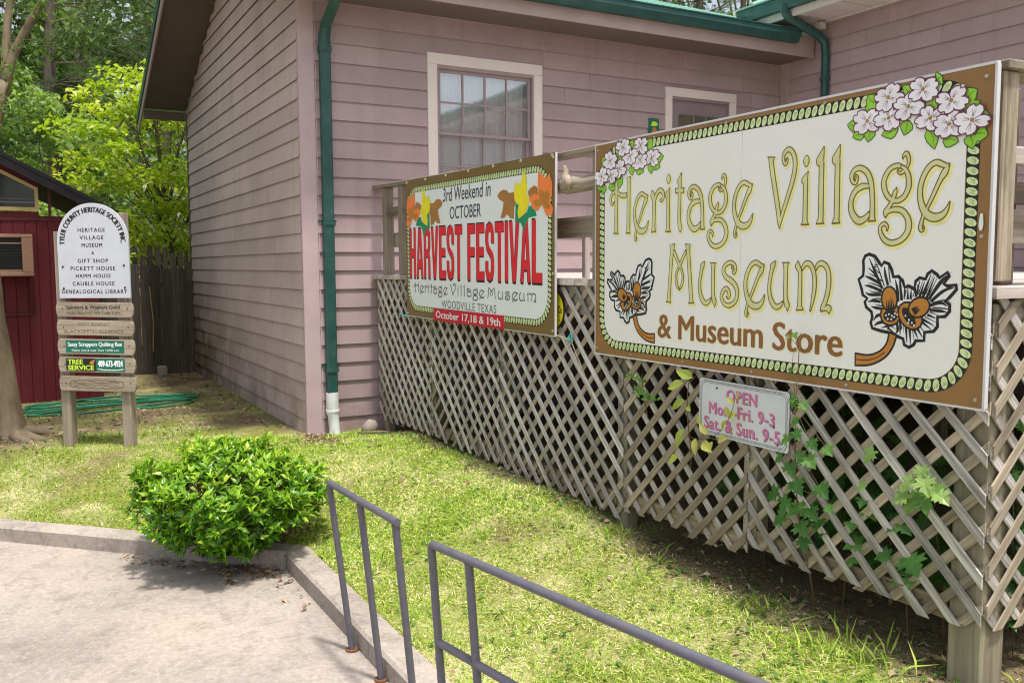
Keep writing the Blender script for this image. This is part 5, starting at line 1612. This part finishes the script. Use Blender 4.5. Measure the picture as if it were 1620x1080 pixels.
for dx, dy, L in ((.52, .06, .75), (.30, -.36, .6), (.16, -.55, .5), (-.5, -.3, .6), (-.3, .5, .5), (.55, .45, .6)):
    pts = []; rad = []
    for i in range(8):
        t = i / 7; x = -.06 + dx * (.10 + t) * 1.1 + .03 * math.sin(t * 7 + dy * 5); y = 9.7 + dy * (.10 + t) * 1.1 + .05 * math.sin(t * 6 + dx * 9)
        pts.append((x, y, gz(x, y) + .085 * (1 - t) ** 2.4 - .022 - .025 * t)); rad.append(.062 * (1 - t) ** .8 + .018)
    mb.tube(pts, rad, 8, flat=.7)
mb.build('trunk', M['bark'], cm_, True)
r_ = np.random.default_rng(8)
cl = [(.22, 9.5, 4.05), (.52, 9.4, 4.0), (.45, 9.7, 4.3), (.70, 9.5, 4.28), (.05, 9.4, 3.52), (-.12, 9.4, 3.35), (.12, 9.6, 3.1), (-.05, 9.3, 2.95), (.32, 9.5, 3.62), (.85, 9.6, 4.0), (.62, 9.7, 3.75), (.18, 9.3, 3.0), (-.3, 9.4, 3.2), (-.4, 9.6, 3.8), (.3, 9.8, 4.7), (.8, 9.6, 4.8), (-.2, 9.8, 4.8)]
for i in range(110):
    cl.append((r_.uniform(-3.4, 1.3), r_.uniform(7.6, 13.2), r_.uniform(5.6, 7.4)))
V1 = crown_leaves(cl[:24], .24, 80, .06, .5, r_, .55, .7, .7)
V2 = crown_leaves(cl[24:], .42, 95, .095, .5, r_, .55, .7, .7)
V, F, A = join_leaves([V1, V2])
fast_mesh('crown', V, F, M['hard'], cm_, {'rnd': A})

# woods beyond: individual trees, then one far mass
def hardwood(x, y, h, rad, lab, mat, seed, size=.17, per=170, n=34, tone=.5, lo=.25):
    r = np.random.default_rng(seed)
    t = thing('hardwood_tree', lab, 'tree', (x, y, 0), 'trees beyond the shed')
    cl = []
    for i in range(n):
        z = h * (lo + (1 - lo) * r.uniform(0, 1) ** .8); k = math.sin(math.pi * min(1, max(.12, (z / h - lo + .12) / (1 - lo + .14)))) ** .6
        a = r.uniform(0, 6.283); q = rad * k * r.uniform(.35, 1)
        cl.append((x + q * math.cos(a), y + q * math.sin(a), z))
    V, F, A = crown_leaves(cl, rad * .30, per, size, .55, r, tone)
    fast_mesh('crown', V, F, M[mat], t, {'rnd': A})
    mb = MB(); random.seed(seed); tree_limbs(mb, (x, y, -.2), cl[::3], .05 + .012 * h, random, (x + r.uniform(-.4, .4), y, h * .85), .5)
    mb.build('trunk', M['bark2'], t, True)
def pine(x, y, h, rad, lab, seed, lo=.25, whorls=26, per=70):
    r = np.random.default_rng(seed); random.seed(seed)
    t = thing('pine_tree', lab, 'tree', (x, y, 0), 'trees beyond the shed')
    mb = MB(); parts = []
    mb.tube([(x + .12 * math.sin(k * .9 + seed), y, -.2 + h * k / 7) for k in range(8)], [(.03 + .0135 * h) * (1 - .82 * k / 7) for k in range(8)], 9, False)
    for w in range(whorls):
        f = lo + (1 - lo) * w / whorls; z = h * f
        reach = rad * (1 - (w / whorls) ** 1.6 * .85) * (1 if f > .4 else .8)
        for b in range(r.integers(3, 6)):
            a = r.uniform(0, 6.283); L = reach * r.uniform(.55, 1.05)
            tip = Vector((x + L * math.cos(a), y + L * math.sin(a), z + L * r.uniform(-.05, .28)))
            s = Vector((x, y, z - .1)); m_ = s.lerp(tip, .5) + Vector((0, 0, -.04 * L))
            mb.tube([s, m_, tip], [.028, .018, .006], 5, False)
            nt_ = max(4, int(L * 5))
            for q in range(nt_):
                g = .35 + .65 * (q + r.uniform(0, 1)) / nt_
                c = np.array(s.lerp(tip, g)) + r.normal(scale=.13, size=3) * L * .6
                n = per // 3
                D = unit(r.normal(size=(n, 3)) + np.array([math.cos(a), math.sin(a), .5]) * .8)
                Ln = r.uniform(.14, .26, n)
                parts.append(leaf_arrays(np.repeat(c[None], n, 0), D, unit(r.normal(size=(n, 3))), Ln, Ln * .055, .05, .1, np.clip(r.normal(.5, .2, n), 0, 1)))
    V, F, A = join_leaves(parts)
    fast_mesh('crown', V, F, M['needle'], t, {'rnd': A})
    mb.build('trunk', M['bark2'], t, True)

hardwood(-2.4, 19.5, 5.6, 2.0, 'bright loose hardwood low behind the shed roof at far left', 'hardb', 31, .16, 190, 36, .6, .22)
hardwood(.9, 21.5, 5.0, 1.7, 'mid green hardwood just behind the shed eave', 'hardb', 32, .15, 170, 30, .42, .15)
hardwood(-.5, 24.5, 7.4, 2.0, 'dense mid green hardwood between the pines behind the shed', 'hard', 33, .17, 180, 40, .62, .15)
hardwood(-5.2, 23, 8.2, 2.6, 'tall pale hardwood beyond the left edge of the shed', 'hardb', 34, .18, 170, 36, .5, .2)
hardwood(3.6, 20.5, 5.6, 1.6, 'shrubby hardwood close behind the dogwood', 'hard', 35, .14, 150, 26, .55, .2)
pine(1.1, 26.5, 15.5, 2.7, 'tall dark pine with drooping boughs right behind the dogwood', 41, .16)
pine(3.6, 25.0, 14.0, 2.5, 'dark pine partly hidden by the museum gable', 42, .18)
pine(-1.5, 29.5, 17.0, 2.9, 'tallest pine at the back between the hardwoods', 43, .2)
pine(-4.4, 30.5, 15.0, 2.7, 'pine with a bare lower trunk beyond the far left hardwood', 44, .3)
pine(23.0, 26.5, 18.5, 3.0, 'pine top that shows above the museum roof', 45, .3)
hardwood(20.3, 25.3, 16.5, 3.2, 'hardwood crown above the museum roof ridge', 'hardb', 46, .2, 170, 34, .6, .4)
hardwood(25.8, 27.5, 17.5, 3.4, 'hardwood crown showing beside the wing eave', 'hard', 47, .2, 150, 30, .6, .4)
hardwood(-2.2, 33.0, 15.0, 3.6, 'broad tall hardwood filling the gap between the two rear pines', 'hard', 48, .26, 240, 60, .5, .12)
hardwood(2.2, 33.5, 16.5, 3.8, 'tall hardwood behind the dark pine by the museum gable', 'hard', 49, .26, 240, 60, .45, .12)
hardwood(-7.0, 32.0, 14.0, 3.8, 'wide hardwood at the far left edge of the woods', 'hardb', 50, .26, 220, 50, .5, .12)
hardwood(-1.0, 21.0, 4.2, 1.5, 'low bright sapling between shed roof and dogwood', 'hardb', 51, .13, 170, 28, .7, .2)
# far woodland that reads as one mass
r_ = np.random.default_rng(77)
cl = []
for i in range(520):
    a = r_.uniform(-20, 36); d = r_.uniform(38, 50); cl.append((a, d, r_.uniform(.1, 1) * (11 + 6 * (mnoise.noise((a * .12, d * .1, 0)) + .5))))
V, F, A = crown_leaves(cl, 1.7, 120, .45, .6, r_, .5)
tag(setting(fast_mesh('woodland', V, F, M['wooda'], None, {'rnd': A}), 'stuff'), 'far mass of mixed green woodland closing the view', 'woodland')

# ------------------------------------------------------------------ vines on and behind the lattice
def lobed(mb, c, d, nrm, s, rnd):
    """five-lobed leaf, slightly cupped, from its stalk end c along d"""
    c = Vector(c); d = Vector(d).normalized(); nrm = Vector(nrm).normalized()
    q = nrm.cross(d).normalized(); nrm = d.cross(q)
    out = [(0, 0), (-.16, .16), (-.15, .42), (.08, .30), (.14, .68), (.27, .50), (.44, .62), (.40, .25), (.60, .36), (.70, .20), (1.0, .0), (.70, -.20), (.60, -.36), (.40, -.25), (.44, -.62), (.27, -.50), (.14, -.68), (.08, -.30), (-.15, -.42), (-.16, -.16)]
    vs = [c + d * (.32 * s) - nrm * (.05 * s)]
    for a, b in out: vs.append(c + d * (a * s) + q * (b * s) + nrm * s * (-.22 * a * a + .16 * abs(b) - random.uniform(0, .06)))
    n = len(out); mb.add(vs, [(0, 1 + i, 1 + (i + 1) % n) for i in range(n)], None, rnd)
def ovate(mb, c, d, nrm, s, rnd, w=.55):
    c = Vector(c); d = Vector(d).normalized(); q = Vector(nrm).cross(d).normalized(); nrm = d.cross(q)
    prof = [(.0, .0), (.18, .72), (.42, 1.0), (.72, .66), (1.0, 0)]
    vs = [c + d * (a * s) - nrm * (.22 * s * a * a) for a, _ in prof]
    k = len(vs)
    vs += [c + d * (a * s) + q * (b * w * .5 * s) + nrm * (.07 * s * b - .22 * s * a * a) for a, b in prof[1:4]]
    vs += [c + d * (a * s) - q * (b * w * .5 * s) + nrm * (.07 * s * b - .22 * s * a * a) for a, b in prof[1:4]]
    mb.add(vs, [(0, 1, 5), (1, 2, 6, 5), (2, 3, 7, 6), (3, 4, 7), (0, 8, 1), (1, 8, 9, 2), (2, 9, 10, 3), (3, 10, 4)], None, rnd)
random.seed(9)
def yz(px, py):       # lattice-plane position from picture measurements (offline calibration)
    return px, py
v1 = thing('maple_seedling', 'lobed-leaf seedling climbing the lattice and over the lower edge of the museum sign', 'plant', (3.05, 2.75, .15))
ml, ms = MB(), MB()
sp = [(3.16, 2.80, .02), (3.10, 2.80, .25), (3.06, 2.815, .42), (3.03, 2.82, .62), (3.00, 2.80, .82), (2.985, 2.79, .99), (2.99, 2.785, 1.12), (2.995, 2.785, 1.25), (3.0, 2.785, 1.315)]
ms.tube(sp, [.005, .0045, .004, .0035, .003, .0027, .0024, .002, .0016], 5)
leaves = [(y - (.06 if y > 2.79 and .6 < z < 1.2 else 0), z, s, k) for y, z, s, k in [(2.785, 1.315, .035, 0), (2.80, 1.30, .03, 2), (2.79, 1.16, .035, 0), (2.775, 1.03, .06, 0), (2.83, 1.035, .055, 1), (2.72, 1.02, .055, -1), (2.80, .94, .06, 1), (2.77, .885, .065, -1), (2.83, .85, .07, 1), (2.70, .86, .065, -1), (2.81, .80, .07, 0), (2.66, .79, .08, -1), (2.86, .76, .06, 1), (2.76, .74, .08, 0), (2.62, .67, .085, -1), (2.78, .66, .09, -1), (2.85, .60, .095, 1), (2.77, .58, .09, 0), (2.75, .54, .08, -1), (2.83, .47, .10, 1), (2.77, .46, .09, -1), (2.80, .40, .08, 0), (2.55, .85, .06, -1), (2.58, .60, .05, -1)]]
for y, z, s, k in leaves:
    y += random.uniform(-.05, .05) if z < .9 else 0
    a = min(len(sp) - 1, max(0, int((z - .02) / 1.3 * 8))); st = Vector(sp[a])
    e = Vector((2.955 + random.uniform(-.01, .015) if z > .55 else 3.02, y, z))
    if (e - st).length < .35: ms.tube([st, st.lerp(e, .5) + Vector((-.015, 0, .015)), e], .0013, 4, False)
    lobed(ml, e, (-.25, (.8 if k > 0 else -.8 if k < 0 else random.uniform(-.4, .4)), -.55), (-.75, 0, .6), s * .86, random.uniform(.15, 1) if z > .75 else random.uniform(.1, .75))
ms.build('stem', M['stem'], v1, True); ml.build('leaves', M['vine'], v1)
v2 = thing('leafy_vine', 'feathery pale green sprig poking through the lattice left of the hours sign', 'plant', (3.06, 3.95, .9))
ml, ms = MB(), MB()
ms.tube([(3.14, 3.98, .6), (3.09, 3.98, .78), (3.05, 3.97, .92), (3.03, 3.95, .99)], .003, 5)
for cy_, cz, n, s in ((4.02, .985, 7, .055), (3.95, .97, 8, .05), (3.93, .90, 9, .06), (3.88, .875, 8, .055), (3.99, .90, 6, .05), (3.81, .885, 7, .055), (3.97, .93, 5, .045)):
    for i in range(n):
        a = random.uniform(-.6, 3.7)
        ovate(ml, (3.03 + random.uniform(-.015, .01), cy_, cz), (-.3, math.cos(a), math.sin(a) * .8 - .1), (-.8, 0, .5), s * random.uniform(.7, 1.1), random.uniform(.45, 1), .36)
ms.build('stem', M['stem'], v2, True); ml.build('leaves', M['vine'], v2)
v3 = thing('leafy_vine', 'yellow green vine with oval leaves straggling over the hours sign', 'plant', (3.05, 3.45, .8))
ml, ms = MB(), MB()
ms.tube([(3.14, 3.66, .35), (3.09, 3.60, .62), (3.045, 3.585, .85), (3.04, 3.57, 1.0), (3.03, 3.51, 1.04)], .0028, 5)
ms.tube([(3.06, 3.59, .72), (3.035, 3.50, .715), (3.03, 3.38, .745), (3.03, 3.30, .74)], .002, 5)
ms.tube([(3.03, 3.38, .745), (3.025, 3.30, .80), (3.02, 3.24, .87), (3.02, 3.215, .93), (3.015, 3.20, .97)], .0016, 5)
for y, z, dy, dz, s, y2 in ((3.52, 1.035, .5, .25, .10, 0), (3.585, 1.0, .9, -.25, .11, 0), (3.585, .91, .9, -.5, .11, 0), (3.55, .885, -.5, -.1, .06, 0), (3.585, .76, .35, -.9, .12, 0), (3.50, .725, -.2, -.9, .09, 1), (3.44, .715, -.8, -.2, .10, 1), (3.33, .745, -.7, .25, .09, 1), (3.29, .80, -.5, .7, .08, 1), (3.235, .875, .3, .9, .06, 1), (3.25, .86, -.6, .5, .08, 1), (3.215, .94, .6, .6, .05, 1), (3.20, .965, -.4, .9, .045, 1), (3.40, .76, .5, .7, .07, 1), (3.45, .80, .2, .9, .05, 1), (3.61, .62, .6, -.5, .09, 0), (3.37, .73, .2, -.9, .06, 1)):
    ovate(ml, (3.028 + random.uniform(-.012, .006), y, z), (-.35, dy, dz), (-.85, 0, .45), s, random.uniform(.35, 1) if y2 else random.uniform(.1, .5), .55)
ms.build('stem', M['stem'], v3, True); ml.build('leaves', M['viney'], v3)
v4 = thing('maple_seedling', 'pale lobed leaves growing out of the lattice just left of the corner post', 'plant', (3.1, 2.15, .3))
ml, ms = MB(), MB()
ms.tube([(3.3, 2.25, .0), (3.22, 2.22, .4), (3.10, 2.19, .66), (3.04, 2.17, .75)], .004, 5)
for y, z, dy, s in ((2.22, .73, .7, .085), (2.19, .72, .2, .09), (2.16, .735, -.3, .085), (2.13, .77, -.8, .08), (2.15, .80, -.4, .075), (2.20, .79, .3, .065), (2.17, .84, -.2, .06), (2.08, .76, -.9, .06), (2.42, .72, .6, .05), (2.40, .86, .3, .07)):
    lobed(ml, (3.0 + random.uniform(-.015, .015), y, z), (-.3, dy, -.5), (-.7, 0, .7), s * 1.0, random.uniform(.55, 1))
ms.build('stem', M['stem'], v4, True); ml.build('leaves', M['vine'], v4)
v5 = thing('leafy_vine', 'shaded green vine leaves crowding behind the lattice near the corner post', 'plant', (3.5, 2.7, 0))
ml, ms = MB(), MB()
for i in range(13):
    x, y = random.uniform(3.22, 4.3), random.uniform(2.15, 3.5); h = random.uniform(.4, 1.15)
    ms.tube([(x, y, -.05), (x + random.uniform(-.1, .1), y, h * .5), (x + random.uniform(-.15, .1), y + random.uniform(-.15, .15), h)], .003, 4)
    for k in range(26):
        z = random.uniform(.32, h + .1); a = random.uniform(0, 6.28)
        lobed(ml, (x + random.uniform(-.18, .14), y + random.uniform(-.2, .2), z), (math.cos(a) - .4, math.sin(a), -.4), (-.6, 0, .7), random.uniform(.06, .11), random.uniform(0, .6))
ms.build('stem', M['stem'], v5, True); ml.build('leaves', M['vine'], v5)
v6 = thing('leafy_vine', 'dark vine leaves behind the lattice around the end corner of the deck', 'plant', (3.9, 2.1, 0))
ml, ms = MB(), MB()
for i in range(9):
    x, y = random.uniform(3.45, 4.9), random.uniform(2.05, 2.5); h = random.uniform(.5, 1.2)
    ms.tube([(x, y, -.05), (x, y + .05, h)], .003, 4)
    for k in range(24):
        a = random.uniform(0, 6.28)
        lobed(ml, (x + random.uniform(-.2, .2), y + random.uniform(-.08, .2), random.uniform(.08, h)), (math.cos(a), math.sin(a) - .4, -.4), (0, -.6, .7), random.uniform(.06, .11), random.uniform(0, .6))
ms.build('stem', M['stem'], v6, True); ml.build('leaves', M['vine'], v6)

# ------------------------------------------------------------------ grass, weeds, dead leaves
def scatter(n, x0, x1, y0, y1, r): return np.stack([r.uniform(x0, x1, n), r.uniform(y0, y1, n)], 1)
r_ = np.random.default_rng(123)
pts = np.concatenate([scatter(95000, 1.64, 3.35, .9, 5.6, r_), scatter(52000, 1.2, 3.3, 5.6, 8.4, r_), scatter(60000, -2.2, 1.7, 5.7, 9.6, r_), scatter(9000, -1.5, 2.4, 9.3, 12.0, r_), scatter(16000, 3.2, 6.0, -.2, 1.95, r_), scatter(14000, 1.64, 3.3, -1.5, .9, r_)])
X, Y = pts[:, 0], pts[:, 1]
kd = np.maximum(X - KX - KW, (X + Y - KD) / S2 - KW)
ok = (kd > .0)
pts = pts[ok]
so = np.array([soil(x, y) for x, y in pts])
ok = r_.uniform(size=len(pts)) > so * .93
pts, so = pts[ok], so[ok]
Z = np.array([gz(x, y) for x, y in pts])
n = len(pts)
dry = np.array([mnoise.noise((x * 1.6, y * 1.6, 7.7)) + .6 * mnoise.noise((x * 5, y * 5, 2.2)) for x, y in pts])
P = np.column_stack([pts, Z - .004])
az = r_.uniform(0, 6.283, n); tilt = np.abs(r_.normal(.80, .35, n))
D = np.column_stack([np.cos(az) * np.sin(tilt), np.sin(az) * np.sin(tilt), np.cos(tilt)])
isdry = r_.uniform(size=n) < np.clip(.27 - .20 * (pts[:, 0] < 1.6) * (pts[:, 1] > 5.7) + .65 * dry + .35 * so, .06, .88)
D[isdry, 2] *= .45
L = r_.uniform(.018, .044, n) * np.where(isdry, .95, 1.0) * (1 - .3 * so) * (1 + .55 * np.array([mnoise.noise((x * 7, y * 7, 4.4)) for x, y in pts])); W = r_.uniform(.0032, .0066, n)
far = np.hypot(P[:, 0], P[:, 1]) > 5.5; W[far] *= 1.5
tint = np.where(isdry, r_.uniform(.66, 1, n), np.clip(r_.normal(.38, .20, n), 0, .66))
shade_l = (pts[:, 0] < 1.5)  # left lawn, where tree shade is put into the blade colour
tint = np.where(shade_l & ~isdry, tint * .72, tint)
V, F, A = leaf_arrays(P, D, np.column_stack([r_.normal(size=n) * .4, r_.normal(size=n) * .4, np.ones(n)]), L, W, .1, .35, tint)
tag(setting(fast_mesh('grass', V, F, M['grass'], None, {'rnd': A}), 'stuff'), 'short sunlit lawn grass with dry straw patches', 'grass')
# taller weeds by the deck foot
P = []; 
for (cx_, cy_, n_, h) in ((2.86, 2.62, 26, .12), (2.95, 2.35, 30, .13), (2.80, 2.25, 26, .11), (3.0, 4.15, 16, .10), (2.95, 3.75, 14, .10), (3.02, 3.0, 18, .09), (3.3, 1.75, 26, .10), (3.45, 1.85, 30, .12), (3.65, 1.7, 26, .10), (2.62, 8.05, 16, .08), (2.9, 8.0, 14, .08), (2.98, 6.9, 14, .07), (1.74, 5.5, 20, .08), (2.45, 7.95, 22, .07), (2.2, 8.1, 20, .07)):
    for i in range(n_): P.append((cx_ + r_.normal(scale=.07), cy_ + r_.normal(scale=.07), h))
P = np.array(P); H = P[:, 2] * r_.uniform(.6, 1.2, len(P)); n = len(P)
B = np.column_stack([P[:, 0], P[:, 1], [gz(a, b) for a, b in P[:, :2]]])
az = r_.uniform(0, 6.283, n); tl = r_.uniform(.15, .9, n)
D = np.column_stack([np.cos(az) * np.sin(tl), np.sin(az) * np.sin(tl), np.cos(tl)])
V, F, A = leaf_arrays(B, D, np.tile([0, 0, 1.0], (n, 1)) + r_.normal(scale=.2, size=(n, 3)), H, .010, .2, .35, np.clip(r_.normal(.35, .15, n), 0, .6))
tag(setting(fast_mesh('weeds', V, F, M['grass'], None, {'rnd': A}), 'stuff'), 'tufts of taller grass and weeds at the foot of the deck', 'weeds')
# small broad-leaved ground cover in the shade
n = 2600
q0 = scatter(420, 1.66, 3.0, 1.6, 8.2, r_)
q = np.concatenate([scatter(1500, -1.2, 2.38, 8.6, 12.2, r_), scatter(500, 2.75, 3.25, 2.0, 8.2, r_), scatter(600, 3.2, 5.2, .9, 1.9, r_)])
q = q[np.array([soil(a, b) for a, b in q]) > .15]; q = np.concatenate([q, q0]); n = len(q)
B = np.column_stack([q, [gz(a, b) + .015 for a, b in q]]); D = unit(np.column_stack([r_.normal(size=n), r_.normal(size=n), r_.uniform(-.1, .5, n)]))
V, F, A = leaf_arrays(B, D, np.tile([0, 0, 1.0], (n, 1)), r_.uniform(.02, .05, n), r_.uniform(.014, .03, n), .15, .2, r_.uniform(0, .6, n))
tag(setting(fast_mesh('ground_cover', V, F, M['vine'], None, {'rnd': A}), 'stuff'), 'low broad-leaved ground cover in the shade', 'ground cover')
# dead leaves and bits
q = np.concatenate([scatter(4200, 2.5, 4.6, .9, 8.3, r_), scatter(4200, -1.6, 2.4, 8.7, 14.0, r_), scatter(1200, 1.66, 2.9, 1.2, 8.2, r_), scatter(900, 2.0, 3.2, 7.4, 8.4, r_)])
s = np.array([soil(a, b) for a, b in q]); q = q[r_.uniform(size=len(q)) < s + .08]
c = np.concatenate([scatter(150, -.05, .33, -.02, .28, r_) + np.array([1.10, 5.60]), scatter(120, 0, 1.5, 0, .16, r_), scatter(26, 1.30, 1.465, 4.9, 5.6, r_)])
c[150:270] = np.column_stack([c[150:270, 0] * .55 + .55, 7.07 - (c[150:270, 0] * .55 + .55) - c[150:270, 1] * 1.2])
drv = np.maximum(c[:, 0] - KX, (c[:, 0] + c[:, 1] - KD) / S2) < -.01; c = c[drv]
Pz = np.concatenate([np.array([gz(a, b) + .006 for a, b in q]), np.full(len(c), ZD + .006)])
q = np.concatenate([q, c]); n = len(q)
B = np.column_stack([q, Pz + r_.uniform(0, .012, n)]); D = unit(np.column_stack([r_.normal(size=n), r_.normal(size=n), r_.uniform(-.15, .2, n)]))
L = r_.uniform(.018, .062, n)
V, F, A = leaf_arrays(B, D, np.column_stack([r_.normal(size=n) * .35, r_.normal(size=n) * .35, np.ones(n)]), L, L * r_.uniform(.25, .6, n), .15, .2, r_.uniform(0, 1, n))
tag(setting(fast_mesh('dead_leaves', V, F, M['litter'], None, {'rnd': A}), 'stuff'), 'brown dead leaves and bits on bare soil and along the kerb', 'leaf litter')
# two loose stones and a stick by the downspout
mb = MB()
ico = [Vector((math.cos(a) * math.cos(b), math.sin(a) * math.cos(b), math.sin(b))) for b in np.linspace(-1.4, 1.4, 6) for a in np.linspace(0, 6.283, 10)[:-1]]
mb.add([(2.97 + p.x * .085 * (1 + .2 * mnoise.noise(p * 2)), 8.17 + p.y * .07, .05 + p.z * .075 * (1 + .3 * mnoise.noise(p * 1.7))) for p in ico], [(j * 9 + i, j * 9 + (i + 1) % 9, (j + 1) * 9 + (i + 1) % 9, (j + 1) * 9 + i) for j in range(5) for i in range(9)])
tag(mb.build('stone', M['kerb'], None, True), 'rounded tan stone on the ground against the front wall', 'stone')
mb = MB(); mb.tube([(2.78, 8.0, .04), (3.0, 7.9, .045), (3.22, 7.80, .02)], [.012, .014, .008], 6)
tag(mb.build('stick', M['bark'], None, True), 'short pale stick lying on the soil by the deck', 'stick')
